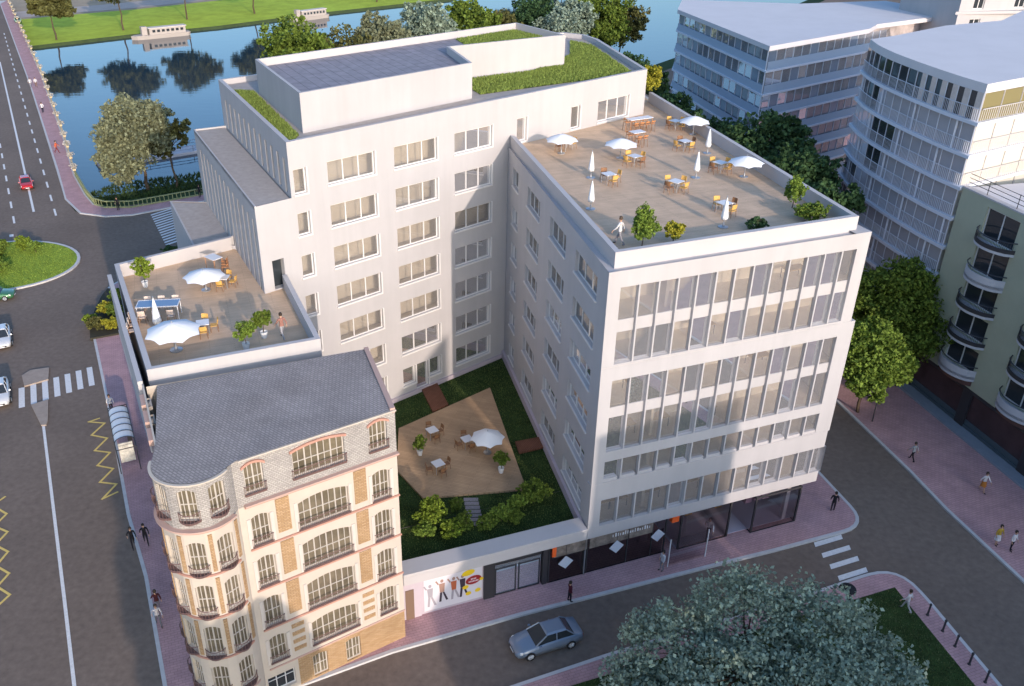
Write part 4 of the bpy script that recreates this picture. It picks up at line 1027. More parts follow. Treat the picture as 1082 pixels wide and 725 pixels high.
# dark row between the white office and the river block
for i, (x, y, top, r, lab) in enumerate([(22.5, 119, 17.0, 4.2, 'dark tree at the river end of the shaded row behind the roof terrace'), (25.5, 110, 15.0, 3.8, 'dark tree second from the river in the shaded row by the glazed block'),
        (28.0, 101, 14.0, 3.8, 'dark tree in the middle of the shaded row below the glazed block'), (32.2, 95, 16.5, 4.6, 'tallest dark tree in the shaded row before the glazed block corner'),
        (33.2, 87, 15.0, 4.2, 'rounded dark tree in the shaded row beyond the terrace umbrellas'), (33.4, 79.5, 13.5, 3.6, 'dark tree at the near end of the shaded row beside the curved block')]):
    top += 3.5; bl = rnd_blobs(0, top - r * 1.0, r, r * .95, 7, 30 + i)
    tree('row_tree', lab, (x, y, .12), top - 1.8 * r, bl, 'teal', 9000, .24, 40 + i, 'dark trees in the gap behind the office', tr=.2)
# willow-like tree by the bridge
bl = [(0, 0, 9.6, 4.6, 4.4, 3.6), (-3.2, -.6, 8.4, 3.2, 3.2, 3.0), (-3.8, -1.4, 5.4, 2.6, 2.6, 2.4), (2.2, .4, 11.2, 3.0, 3.0, 2.2), (-1.0, -1.6, 6.0, 3.2, 3.0, 2.8), (-1.5, .6, 12.0, 3.0, 3.0, 2.0), (2.6, -.4, 8.0, 2.4, 2.4, 2.0), (-3.2, -2.0, 3.4, 2.0, 2.0, 1.6)]
tree('willow_tree', 'large silvery willow leaning over the river beside the bridge', (-48.6, 128.4, -1.2), 5.2, bl, 'willow', 20000, .25, 21, tr=.3)
bl = [(0, 0, 9.2, 1.9, 1.9, 1.5), (1.4, .4, 7.8, 1.5, 1.5, 1.3), (-.9, -.5, 6.6, 1.7, 1.7, 1.5), (2.3, 0, 10.0, 1.3, 1.3, 1.0)]
tree('riverside_tree', 'sparse olive tree in shade right of the silvery willow', (-44.6, 129.6, -1.5), 6.4, bl, 'olive', 3200, .22, 22, tr=.2)
# near bank trees behind the tower
for i, (x, y, cz, r, lf, lab) in enumerate([(-30.5, 160, 9.5, 5.6, 'green', 'big green riverside tree rising behind the left end of the penthouse'), (-23.0, 163, 8.5, 5.0, 'olive', 'olive green riverside tree right of the big one behind the penthouse'),
        (-15.8, 168, 6.5, 3.9, 'willow', 'pale dusty riverside bush tree behind the slate roof'), (-7.5, 176, 7.0, 4.2, 'grey', 'grey green riverside tree alone against the water behind the slate roof'),
        (.5, 186, 7.6, 4.6, 'green', 'deep green riverside tree left of the penthouse lawn'), (6.8, 190, 5.6, 3.6, 'olive', 'low olive riverside tree behind the penthouse lawn'),
        (14.5, 196, 9.4, 5.6, 'teal', 'tall dark riverside tree at the upper edge behind the penthouse lawn'), (19.5, 191, 8.6, 5.0, 'grey', 'dusty grey riverside tree between two darker ones right of the penthouse'),
        (28.2, 198, 9.4, 6.0, 'green', 'broad green riverside tree beside the open water right of the tower'), (33.5, 203, 8.0, 4.6, 'olive', 'last olive riverside tree before the open water')]):
    r *= 1.1; cz += 4.6 + (0, 0, 4.2, 4.0, 2.2, 3.0, 0, 0, 0, 0)[i]; r *= 1.15; tree('riverside_tree', lab, (x, y, -1.0), cz - r * .8, rnd_blobs(0, cz, r, r * .95, 8, 60 + i), lf, 10000, .30, 60 + i, 'trees along the near river bank', tr=.24)
# far bank trees
for i, (x, y, cz, r, lab) in enumerate([(-103.5, 277, 11.0, 6.0, 'leftmost far bank tree cut by the top edge above the moored barge'), (-90, 297, 11.0, 6.4, 'far bank tree behind the stern of the long barge'), (-71, 309, 11.5, 6.6, 'far bank tree right of the long barge with shaded foot'),
        (-117, 261, 7.5, 4.2, 'small far bank tree whose crown mirrors near the bridge'), (-33, 336, 10.5, 6.2, 'far bank tree near the second barge above the penthouse'), (-12, 352, 10, 6.0, 'far bank tree above the slate roof'), (18, 372, 10, 6.4, 'far bank tree at the top edge above the penthouse lawn'), (40, 405, 11, 7, 'far bank tree mirrored in the open water at the upper right')]):
    cz += 2.2; r *= 1.5; tree('far_tree', lab, (x, y, -2.3), cz - r * .5, rnd_blobs(0, cz, r, r * .75, 9, 80 + i), 'olive', 9000, .5, 80 + i, 'trees on the far river bank', tr=.28)

# small plants: potted and bedded shrubs
def shrub(label, loc, w_, h_, leaf, n, size, seed, pot=False, group=None, name='bush', stem=False):
    t = thing(name, label, 'plant' if pot else 'shrub', loc, group); z0 = 0
    if pot:
        k = MB(); k.lathe(loc[0], loc[1], [(.0, loc[2] + .01), (.16, loc[2] + .01), (.24, loc[2] + .46), (.20, loc[2] + .46), (.19, loc[2] + .40), (0, loc[2] + .40)], 10); k.build('pot', POT, t); z0 = .35
    b = rnd_blobs(0, z0 + h_ * .56, w_ / 2, h_ * .46, 5, seed, .5)
    k = trunk_mb(z0 + h_ * .4, .035, b, seed); k.v = [(x + loc[0], y + loc[1], z + loc[2]) for x, y, z in k.v]; k.build('stem', BARK, t)
    me = crown_mesh('foliage', b, int(n * 1.9), size * .74, seed, .15); me.materials.append(LEAF[leaf]); c = bpy.data.objects.new('foliage', me); COL.objects.link(c); c.parent = t
    return t
ZT, ZL, ZG = 22.66, 16.45, 3.36
shrub('tall two tone shrub at the left front corner of the roof terrace', (10.3, 48.9, ZT), 1.9, 2.9, 'fresh', 2600, .10, 101)
shrub('yellow green round bush beside the tall shrub on the roof terrace', (12.3, 49.5, ZT), 1.6, 1.5, 'yellow', 1300, .09, 102)
shrub('slim tree like plant at the right corner of the roof terrace', (21.4, 55.6, ZT), 1.7, 2.5, 'fresh', 1700, .10, 103)
shrub('low spreading bush at the right front corner of the roof terrace', (21.8, 53.4, ZT), 2.8, 1.2, 'green', 1500, .11, 104)
shrub('small dark bush peeping over the front parapet of the roof terrace', (17.9, 51.6, ZT), 1.7, .9, 'teal', 900, .10, 105)
shrub('bright yellow green shrub at the far corner beside the tower', (17.4, 85.8, ZT), 2.4, 3.4, 'yellow', 1500, .16, 106)
shrub('potted lime green plant by the far parapet of the left terrace', (-22.8, 56.5, ZL), 1.6, 1.9, 'lime', 1200, .10, 107, True, name='potted_plant')
shrub('leafy potted shrub at the front of the left terrace', (-13.7, 47.5, ZL), 1.6, 1.7, 'fresh', 1500, .10, 108, True, 'shrubs at the front of the left terrace', 'potted_plant')
shrub('leafy potted shrub on the right behind another on the left terrace', (-12.9, 49.0, ZL), 1.5, 1.7, 'green', 1300, .10, 109, True, 'shrubs at the front of the left terrace', 'potted_plant')
shrub('potted green plant at the left edge of the courtyard deck', (-3.7, 54.25, 3.55), 1.3, 1.6, 'green', 1100, .09, 110, True, name='potted_plant')
shrub('potted green plant at the right edge of the courtyard deck', (2.35, 52.1, 3.55), 1.5, 1.7, 'green', 1200, .09, 111, True, name='potted_plant')
for i, (x, y, w_, h_, lf, lab) in enumerate([(-2.6, 46.5, 2.5, 2.2, 'lime', 'sunlit lime bush nearest the brick house in the courtyard'), (-2.9, 45.2, 1.9, 1.3, 'fresh', 'low green bush behind the street parapet near the brick house'), (-1.2, 45.2, 1.9, 1.3, 'lime', 'lime bush left of the stone path'),
        (-.3, 46.0, 1.6, 1.5, 'green', 'green bush at the left edge of the stone path'), (-.9, 48.0, 1.2, 1.1, 'green', 'small dark bush beside the top of the stone path'), (1.2, 46.1, 1.8, 1.2, 'green', 'green bush covering the lower end of the stone path'),
        (2.2, 46.9, 1.8, 1.4, 'fresh', 'mid green bush right of the stone path'), (3.3, 47.9, 1.5, 1.6, 'fresh', 'upright bush between the path and the big round shrub'), (4.5, 48.9, 2.8, 1.9, 'green', 'big round dark green shrub below the courtyard deck'), (3.1, 46.7, 1.5, 1.0, 'green', 'low bush behind the parapet right of the path')]):
    shrub(lab, (x, y, ZG), w_, h_, lf, int(700 * w_), .10, 120 + i, group='bushes in the courtyard garden')
for i, (x, y, w_, h_, lf, lab) in enumerate([(-38.6, 84.2, 2.4, 1.8, 'yellow', 'bright yellow bush in the kerb planter'), (-38.5, 80.6, 2.2, 1.7, 'olive', 'olive bush at the lower end of the kerb planter'), (-36.9, 80.6, 2.3, 1.6, 'yellow', 'yellow green bush by the wall in the kerb planter'), (-37.3, 83.3, 2.4, 1.9, 'green', 'dark bush in the middle of the kerb planter'),
        (-38.2, 87.0, 2.6, 1.9, 'fresh', 'green bush at the upper end of the kerb planter'), (-36.2, 86.2, 2.2, 2.0, 'teal', 'shaded bush beside the building in the kerb planter'), (-39.5, 81.8, 1.7, 1.4, 'lime', 'lime bush at the kerb edge of the planter')]):
    shrub(lab, (x, y, .12), w_, h_, lf, 1500, .14, 140 + i, group='bushes in the kerb planter')
for i, (x, y, w_, h_) in enumerate([(-36.3, 99.5, 3.0, 1.6), (-34.6, 102.5, 3.2, 1.7), (-33.0, 105.4, 3.0, 1.6)]):
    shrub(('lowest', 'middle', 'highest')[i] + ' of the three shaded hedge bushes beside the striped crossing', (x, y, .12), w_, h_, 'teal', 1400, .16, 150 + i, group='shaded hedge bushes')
for i, (x, y, w_, h_, lf) in enumerate([(-55.2, 101.8, 2.4, 1.9, 'lime'), (-53.6, 101.2, 2.0, 1.5, 'fresh'), (-57.2, 100.2, 2.6, 2.4, 'green'), (-57.0, 96.6, 3.0, 2.0, 'lime'), (-55.2, 95.2, 2.6, 1.6, 'fresh'), (-59.5, 98.5, 2.8, 2.8, 'green'), (-57.5, 91.8, 2.2, 1.4, 'teal')]):
    shrub('bush on the round grass island, ' + ('upper right of the clump', 'rightmost and smallest of the clump', 'dark one in the middle of the clump', 'large yellow green one at the centre left', 'yellow green one at the lower right', 'tallest at the left edge of the picture', 'dark low one behind the green car')[i], (x, y, .15), w_, h_, lf, 1500, .15, 160 + i, group='bushes on the grass island')
# planter bed soil and edging
mb = MB(); pl = [(-40.9, 90.6), (-40.9, 88.8), (-40.3, 84.9), (-39.5, 81.4), (-38.4, 78.7), (-35.7, 79.9), (-35.2, 90)]; mb.prism(pl, .0, .30); tag(mb.build('kerb_planter', mat('soil', (.05, .045, .03), .95)), 'raised planting bed with pale edge beside the left terrace building', 'planter')

# grass: real blades on roofs and lawns
def blades(name, polys, z, n, h, col, seed, isl=.4):
    rs = np.random.RandomState(seed); pts = []
    tri = []
    for pl in polys:
        for i in range(1, len(pl) - 1): tri.append((np.array(pl[0]), np.array(pl[i]), np.array(pl[i + 1])))
    ar = np.array([abs((b[0] - a[0]) * (c[1] - a[1]) - (b[1] - a[1]) * (c[0] - a[0])) for a, b, c in tri]); ch = rs.choice(len(tri), n, p=ar / ar.sum())
    u = rs.rand(n); v = rs.rand(n); f = u + v > 1; u[f] = 1 - u[f]; v[f] = 1 - v[f]
    A_ = np.array([t_[0] for t_ in tri])[ch]; B_ = np.array([t_[1] for t_ in tri])[ch]; C_ = np.array([t_[2] for t_ in tri])[ch]
    P = A_ + (B_ - A_) * u[:, None] + (C_ - A_) * v[:, None]
    hh = h * rs.uniform(.5, 1.3, n); th = rs.uniform(0, 2 * pi, n); w_ = h * .28 * rs.uniform(.7, 1.4, n); ln = rs.normal(size=(n, 2)) * (h * .35)
    V = np.zeros((n, 3, 3)); V[:, 0, :2] = P + np.stack([np.cos(th), np.sin(th)], 1) * w_[:, None]; V[:, 1, :2] = P - np.stack([np.cos(th), np.sin(th)], 1) * w_[:, None]; V[:, 2, :2] = P + ln
    V[:, :2, 2] = z; V[:, 2, 2] = z + hh
    me = bpy.data.meshes.new(name); me.vertices.add(3 * n); me.vertices.foreach_set('co', V.astype('f').ravel()); me.loops.add(3 * n); me.loops.foreach_set('vertex_index', np.arange(3 * n, dtype='i'))
    me.polygons.add(n); me.polygons.foreach_set('loop_start', np.arange(0, 3 * n, 3, dtype='i')); me.update(calc_edges=True)
    me.materials.append(leaf_mat('blade_' + name, col, isl, .3)); o = bpy.data.objects.new(name, me); COL.objects.link(o); o['kind'] = 'stuff'; return o
g1 = [(-19.35, 73.6), (-17.6, 73.2), (-11.75, 60.2), (-12.0, 58.3)]
g2 = [(.9, 72.3), (14.6, 80.2), (12.6, 93.6), (10.6, 96.2), (9.4, 84.2), (8.8, 82.9), (-.9, 77.5)]
g3 = [(-1.2, 84.5), (.38, 79.5), (8.15, 83.75), (4.5, 89.5), (2.4, 87.8)]
for pl, z in ((g1, 26.2), (g2, 26.2), (g3, 28.38)):
    mb = MB(); mb.poly([(x, y, z + .01) for x, y in pl]); mb.build('green_roof_soil', GRASSB, OB)
blades('roof_grass', [g1], 26.2, 9000, .20, (.25, .32, .075), 201)
blades('roof_grass', [[g2[0], g2[1], g2[2], g2[5]], [g2[2], g2[3], g2[4], g2[5]], [g2[0], g2[5], g2[6]]], 26.2, 26000, .20, (.215, .27, .095), 202)
blades('roof_grass', [g3], 28.38, 9000, .16, (.21, .265, .09), 203)
lawn = [A.xy(-.35, -1.28), A.xy(12.05, -1.28), W.xy(1.2, .24), T.xy(-.26, .18), T.xy(-13.2, .18), (-8.8, 47.4), (-6.3, 46.9)]
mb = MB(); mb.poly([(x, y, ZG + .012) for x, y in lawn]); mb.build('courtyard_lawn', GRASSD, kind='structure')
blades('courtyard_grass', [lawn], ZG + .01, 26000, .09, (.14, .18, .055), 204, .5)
blades('island_grass', [[(-56.5 + 8.95 * cos(a), 97.4 + 7.35 * sin(a)) for a in np.linspace(0, 2 * pi, 24, endpoint=False)]], .14, 15000, .14, (.27, .36, .06), 205, .3)
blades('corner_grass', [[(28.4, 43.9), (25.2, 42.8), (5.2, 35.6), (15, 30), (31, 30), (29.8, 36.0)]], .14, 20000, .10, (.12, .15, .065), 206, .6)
blades('bank_grass', [[(-58.5, 122.5), (-55.2, 124.5), (-47, 119), (-39.8, 123), (-30, 130), (-38, 142)][0:1] + [(-48, 119.3), (-39.8, 123), (-22, 137), (-30, 146), (-44, 136), (-55, 131)]], -1.2, 6000, .5, (.05, .08, .025), 207, .5)

# ================================================================== COURTYARD FURNISHING
ok_ = [(-5.55, 57.85), (1.79, 63.98), (4.1, 50.2), (-3.23, 49.2), (-5.3, 52.4)]
k = MB(); k.prism(ok_, ZG + .02, ZG + .17); tag(k.build('garden_deck', DECK2), 'irregular larch boarded deck in the middle of the courtyard garden', 'deck')
k = MB(); k.hexa([(-4.35, 64.75, 3.45), (-3.05, 65.75, 3.45), (-1.7, 61.25, 3.45), (-2.95, 60.2, 3.45)], [(-4.35, 64.75, 3.62), (-3.05, 65.75, 3.62), (-1.7, 61.25, 3.6), (-2.95, 60.2, 3.6)]); tag(k.build('boardwalk', REDWOOD), 'red brown board bridge from the tower door to the courtyard deck', 'walkway')
k = MB(); k.hexa([(3.55, 55.95, 3.45), (5.85, 56.7, 3.45), (6.15, 55.4, 3.45), (3.8, 54.5, 3.45)], [(3.55, 55.95, 3.6), (5.85, 56.7, 3.62), (6.15, 55.4, 3.62), (3.8, 54.5, 3.6)]); tag(k.build('boardwalk', REDWOOD), 'red brown board bridge from the courtyard deck to the right wing', 'walkway')
STEP = mat('stone_slab', (.30, .27, .28), .9, .15, noise=2, var=.15)
P0, Pe = np.array((.15, 49.2)), np.array((.48, 46.6))
for i in range(7):
    c = P0 + (Pe - P0) * i / 6; k = MB(); k.box(c[0] - .52, c[0] + .5, c[1] - .17, c[1] + .17, ZG + .01, ZG + .05)
    tag(k.build('stepping_slab', STEP), 'grey stone slab in the straight path below the courtyard deck', 'slab', 'slabs of the courtyard path')

# ================================================================== UMBRELLAS, TABLES, CHAIRS
def umbrella_open(r, h, drop):
    t = proto('parasol', 'open white parasol', 'parasol', None)
    k = MB(); n = 8; N = 5
    def ptc(i, f):     # scalloped edge between ribs, sagging cloth
        a = 2 * pi * i / n; u = f
        return a
    ring = []
    M = 6
    for j in range(N + 1):
        u = j / N; row = []
        for i in range(n * M):
            a = 2 * pi * i / (n * M); ph = (i % M) / M
            sc = 1 - (.13 * sin(pi * ph)) * u ** 1.5
            rr = r * u * sc; z = h - drop * (u ** 1.25) + .05 * sin(pi * ph) * u
            row.append((rr * cos(a), rr * sin(a), z))
        ring.append(row)
    for j in range(N):
        for i in range(n * M):
            i2 = (i + 1) % (n * M)
            if j == 0: k.poly([ring[0][0], ring[1][i], ring[1][i2]])
            else: k.quad(ring[j][i], ring[j][i2], ring[j + 1][i2], ring[j + 1][i])
    c = k.build('canopy', CLOTH, t, smooth=True)
    k = MB(); k.bar((0, 0, .05), (0, 0, h + .12), .032, 8); k.build('pole', STEEL, t)
    k = MB(); k.lathe(0, 0, [(0, 0), (.30, 0), (.30, .05), (.08, .09), (.05, .3), (0, .3)], 14); k.build('base', STEEL, t)
    for i in range(n):
        a = 2 * pi * i / n; k = MB(); k.bar((0, 0, h - .06), (r * .97 * cos(a), r * .97 * sin(a), h - drop * .96 - .015), .014, 4); k.build('rib', STEEL, t)
    return t
def umbrella_closed(h):
    t = proto('closed_parasol', 'closed white parasol', 'parasol', None)
    k = MB(); n = 16; prof = [(.03, h), (.10, h - .35), (.17, h - .8), (.235, h - 1.25), (.20, h - 1.42), (.06, h - 1.40)]
    for (r0, z0), (r1, z1) in zip(prof[:-1], prof[1:]):
        for i in range(n):
            a, b = 2 * pi * i / n, 2 * pi * (i + 1) / n; f0 = 1 - .22 * (i % 2); f1 = 1 - .22 * ((i + 1) % 2)
            k.quad((r0 * f0 * cos(a), r0 * f0 * sin(a), z0), (r0 * f1 * cos(b), r0 * f1 * sin(b), z0), (r1 * f1 * cos(b), r1 * f1 * sin(b), z1), (r1 * f0 * cos(a), r1 * f0 * sin(a), z1))
    k.build('canopy', CLOTH, t, smooth=True)
    k = MB(); k.bar((0, 0, .05), (0, 0, h + .1), .03, 8); k.build('pole', STEEL, t)
    k = MB(); k.lathe(0, 0, [(0, 0), (.32, 0), (.32, .05), (.08, .09), (.05, .3), (0, .3)], 14); k.build('base', STEEL, t)
    return t
uo = umbrella_open(1.32, 1.55, .5)
for (x, y), lab, g_ in (((7.24, 67.9), 'open white parasol nearest the tower wall and its door', ''), ((11.67, 66.66), 'open white parasol in the middle of the roof terrace beside the high bar tables', ''), ((18.77, 73.3), 'open white parasol at the far right edge of the roof terrace', ''), ((19.99, 62.06), 'open white parasol halfway along the right parapet of the roof terrace', ''), ((1.4, 54.6), 'open white parasol on the courtyard deck', '')):
    o = place(uo, (x, y, ZT if y > 60 or x > 5 else 3.53), .3 + x, lab); o['group'] = 'open white parasols'
    if y < 60: o.scale = (1.0, 1.0, 1.25)
ub = place(uo, (-17.99, 47.4, ZL), .6, 'largest open white parasol at the front of the left terrace', (1.3, 1.3, 1.22)); ub['group'] = 'open white parasols'
ub = place(uo, (-18.4, 56.0, ZL), .2, 'open white parasol toward the far parapet of the left terrace', (1.12, 1.12, 1.0)); ub['group'] = 'open white parasols'
uc = umbrella_closed(1.95)
for (x, y, z), lab in (((8.82, 61.84, ZT), 'closed white parasol behind another along the left parapet of the roof terrace'), ((8.03, 55.36, ZT), 'closed white parasol nearest the left front corner of the roof terrace'), ((18.69, 67.9, ZT), 'closed white parasol near the far right parapet of the roof terrace'), ((16.43, 61.84, ZT), 'closed white parasol in the centre right of the roof terrace'), ((15.97, 52.13, ZT), 'closed white parasol nearest the front parapet of the roof terrace'), ((-19.75, 49.7, ZL), 'closed white parasol in front of the long blue table on the left terrace')):
    o = place(uc, (x, y, z), x, lab); o['group'] = 'closed white parasols'
place_last = o; o.scale = (1.25, 1.25, 1.25)
def table_proto(top, w_, d_, h_, m_top, leg):
    t = proto('table', 'table', 'table', None)
    k = MB(); k.box(-w_ / 2, w_ / 2, -d_ / 2, d_ / 2, h_ - .04, h_); k.build('tabletop', m_top, t)
    for sx in (-1, 1):
        for sy in (-1, 1):
            k = MB(); k.bar((sx * (w_ / 2 - .06), sy * (d_ / 2 - .06), 0), (sx * (w_ / 2 - .06), sy * (d_ / 2 - .06), h_ - .04), .025, 6); k.build('leg', leg, t)
    return t
def chair_proto(name, m1, sh=.45, bh=.88, w_=.44):
    t = proto(name, 'chair', 'chair', None)
    k = MB(); k.hexa([(-w_ / 2, -w_ / 2, sh - .04), (w_ / 2, -w_ / 2, sh - .04), (w_ / 2 * .92, w_ / 2, sh - .04), (-w_ / 2 * .92, w_ / 2, sh - .04)], [(-w_ / 2, -w_ / 2, sh), (w_ / 2, -w_ / 2, sh), (w_ / 2 * .92, w_ / 2, sh), (-w_ / 2 * .92, w_ / 2, sh)]); k.build('seat', m1, t)
    k = MB(); N = 6
    for i in range(N):
        u, v = -1 + 2 * i / N, -1 + 2 * (i + 1) / N; f = lambda q: (w_ / 2 * q, w_ / 2 * (1.08 - .22 * q * q))
        a, b = f(u), f(v); k.hexa([(*a, sh + .12), (*b, sh + .12), (b[0], b[1] + .03, sh + .12), (a[0], a[1] + .03, sh + .12)], [(a[0], a[1] + .05, bh), (b[0], b[1] + .05, bh), (b[0], b[1] + .08, bh), (a[0], a[1] + .08, bh)])
    k.build('backrest', m1, t)
    for sx in (-1, 1):
        for sy in (-1, 1):
            k = MB(); k.bar((sx * (w_ / 2 + .02), sy * (w_ / 2 + .02), 0), (sx * (w_ / 2 - .03), sy * (w_ / 2 - .03), sh + (.14 if sy > 0 else -.03)), .018, 5); k.build('leg', BRWOOD, t)
    return t
tb = table_proto('table', .8, .8, .74, TABLEW, STEEL)
ch = chair_proto('chair', YELWOOD); chb = chair_proto('chair', BRWOOD)
SIDE = {0: 'far', 1: 'left', 2: 'near', 3: 'right'}
def dining(x, y, z, rz, sides, desc, cm=None, where='roof terrace'):
    o = place(tb, (x, y, z), rz, 'square white topped table ' + desc); o['group'] = 'square tables on the ' + where
    for q, s_ in enumerate(sides):
        a = rz + pi / 2 * s_ + (q * .37 % .3 - .15); c_ = cm or (ch if (q + int(abs(x) * 10)) % 3 else chb)
        dx, dy = -sin(a) * .68, cos(a) * .68
        o2 = place(c_, (x + dx, y + dy, z), a + (q * .7 % .4 - .2), ('yellow' if c_ is ch else 'brown') + ' chair, %s side of the table %s' % (SIDE[s_], desc.replace(' on the roof terrace', ''))); o2['group'] = 'wooden chairs on the ' + where
for x, y, sd, ds in ((7.7, 68.9, (0, 1, 3), 'under the parasol by the tower door'), (12.46, 64.9, (0, 1, 2, 3), 'left of centre below the middle parasol'), (17.6, 75.0, (0, 1, 2, 3), 'nearest the far right parasol'), (17.1, 68.9, (0, 1, 2, 3), 'beside the far closed parasol'),
        (18.5, 63.3, (0, 1, 2, 3), 'left of the right parapet parasol'), (14.37, 59.0, (0, 1, 2, 3), 'in the open front centre of the roof terrace'), (9.91, 60.6, (0, 2, 3), 'right of the two left closed parasols'), (16.6, 54.6, (0, 2, 3), 'behind the front closed parasol')):
    dining(x, y, ZT, .45 + (x % .3), sd, ds)
dining(-17.3, 56.6, ZL, -.05, (0, 1, 2, 3), 'right of the far parasol on the left terrace', ch, 'left terrace')
dining(-16.9, 49.7, ZL, .3, (0, 1, 2, 3), 'right of the largest parasol on the left terrace', ch, 'left terrace')
for x, y, rz, sd, ds in ((-2.85, 56.6, .55, (0, 2, 3), 'at the back left of the courtyard deck'), (-.15, 55.4, .5, (0, 1, 2), 'beside the courtyard parasol'), (-2.25, 52.3, .55, (1, 2, 3), 'at the front of the courtyard deck')):
    dining(x, y, 3.53, rz, sd, ds, chb, 'courtyard deck')
# high bar tables with stools
bt = table_proto('bar_table', 2.3, .8, 1.12, TABLEW, ORWOOD); bt.name = 'bar_table'; st = chair_proto('bar_stool', ORWOOD, .74, 1.0, .40)
for (x, y), n, lab in (((14.4, 74.4), 4, 'long high bar table with white top at the back of the roof terrace'), ((13.5, 70.2), 2, 'shorter high bar table with white top in front of the long one')):
    o = place(bt, (x, y, ZT), .45, lab, (1, 1, 1) if n == 4 else (.5, 1, 1)); o['category'] = 'bar table'; o['group'] = 'high bar tables'
    for i in range(n):
        for s_ in (-1, 1):
            u = (i - (n - 1) / 2) * .56; px, py = x + u * cos(.45) - s_ * .62 * sin(.45), y + u * sin(.45) + s_ * .62 * cos(.45)
            o = place(st, (px, py, ZT), .45 + (0 if s_ > 0 else pi), 'orange bar stool on the %s side of the %s bar table' % ('far' if s_ > 0 else 'near', 'long' if n == 4 else 'short')); o['category'] = 'bar stool'; o['group'] = 'stools %s the %s bar table' % ('behind' if s_ > 0 else 'before', 'long' if n == 4 else 'short')
lt = table_proto('long_table', 2.7, 1.1, 1.0, TABLEB, TABLEW)
o = place(lt, (-20.35, 51.9, ZL), .12, 'long table with blue glass top and pale rim on the left terrace')
k = MB()
for a in ((-1.35, 1.35, -.55, -.50), (-1.35, 1.35, .50, .55), (-1.35, -1.3, -.5, .5), (1.3, 1.35, -.5, .5)): k.box(a[0], a[1], a[2], a[3], .955, 1.012)
k.build('rim', TABLEW, lt)
pw = chair_proto('chair', mat('pale_chair', (.62, .50, .42), .6))
for i, (u, s_) in enumerate([(-.9, 1), (0, 1), (.9, 1), (-.9, -1), (0, -1), (.9, -1)]):
    px, py = -20.35 + u * cos(.12) - s_ * .85 * sin(.12), 51.9 + u * sin(.12) + s_ * .85 * cos(.12)
    o = place(pw, (px, py, ZL), .12 + (0 if s_ > 0 else pi), 'pale chair on the %s side of the long blue table' % ('far' if s_ > 0 else 'near'), (1, 1, 1.15)); o['group'] = 'chairs on the %s side of the long table' % ('far' if s_ > 0 else 'near')
for i in range(3):
    o = place(pw, (-21.6 - .05 * i + .25 * i, 50.6 - .75 * i, ZL), 1.9, 'pale chair in the row along the left edge beside the largest parasol', (1, 1, 1.1)); o['group'] = 'chairs along the left edge'
o = place(bt, (-18.6, 59.3, ZL), -.7, 'small high bar table in shade behind the far parasol of the left terrace', (.5, 1, 1)); o['category'] = 'bar table'
for i in range(3):
    o = place(st, (-17.9 + .15 * i, 59.5 - .5 * i, ZL), -1.6, 'orange wooden stool in the row beside the small bar table on the left terrace'); o['category'] = 'bar stool'; o['group'] = 'stools on the left terrace'
# desks inside the glazed wing
dk = table_proto('desk', 1.5, .8, .74, mat('oak_top', (.52, .36, .17), .5), METAL)
for i, (a, z) in enumerate(((13.6, 10.17), (14.8, 10.17), (17.3, 10.17), (20.9, 10.17), (13.5, 4.21), (14.8, 4.21), (17.3, 4.21), (20.4, 4.21), (15.4, 13.39), (19.8, 16.57), (24.6, 13.39), (26.2, 19.43))):
    o = place(dk, A.p(a + .3, z, -1.7), R(20), 'oak topped desk behind the glass of the right wing, ' + {10.17: 'fourth', 4.21: 'lowest', 13.39: 'third', 16.57: 'second', 19.43: 'top'}[z] + ' storey'); o['group'] = 'desks behind the glass, storey at %.0f m' % z; o['category'] = 'desk'

# ================================================================== SHOPFRONT THINGS
po = thing('poster', 'large white shopfront poster with running figures and red and yellow ovals', 'poster', A.p(2.8, .4, -.4))
k = MB(); k.fbox(A, .95, 4.9, .32, 3.02, -.415, -.385); k.build('panel', mat('poster_white', (.66, .63, .66), .6), po)
def blob(a, z, ra, rz_, o=-.375, n=14, rot=0): return [A.p(a + ra * cos(t) * cos(rot) - rz_ * sin(t) * sin(rot), z + ra * cos(t) * sin(rot) + rz_ * sin(t) * cos(rot), o) for t in np.linspace(0, 2 * pi, n, endpoint=False)]
RED, YEL = mat('poster_red', (.32, .02, .02), .5), mat('poster_yellow', (.80, .55, .02), .5)
for nm, m_, l_ in (('yellow_oval', YEL, [(3.95, 2.72, .45, .24, -.37)]), ('red_oval', RED, [(4.3, 2.02, .55, .36, -.365)]), ('yellow_dot', YEL, [(4.85, 1.95, .14, .13, -.36)]), ('yellow_dot', YEL, [(3.75, 1.55, .22, .16, -.36)]), ('yellow_dot', YEL, [(3.95, .95, .2, .16, -.36)]), ('yellow_dot', YEL, [(4.6, 1.05, .2, .16, -.36)])):
    k = MB()
    for a, z, ra, rz_, o_ in l_: k.poly(blob(a, z, ra, rz_, o_, 18, .15))
    k.build(nm, m_, po)
k = MB()
for j, (z, n_) in enumerate(((2.12, 4), (1.92, 7))):
    for i in range(n_): a = 4.3 + (i - (n_ - 1) / 2) * .1; k.quad(A.p(a - .03, z - .06, -.358), A.p(a + .03, z - .06, -.358), A.p(a + .03, z + .06, -.358), A.p(a - .03, z + .06, -.358))
k.build('lettering', TABLEW, po)
SK_, DK_, OR_, GR_ = mat('poster_skin', (.36, .22, .17), .7), mat('poster_dark', (.05, .035, .05), .7), mat('poster_orange', (.45, .12, .05), .7), mat('poster_grey', (.36, .33, .36), .7)
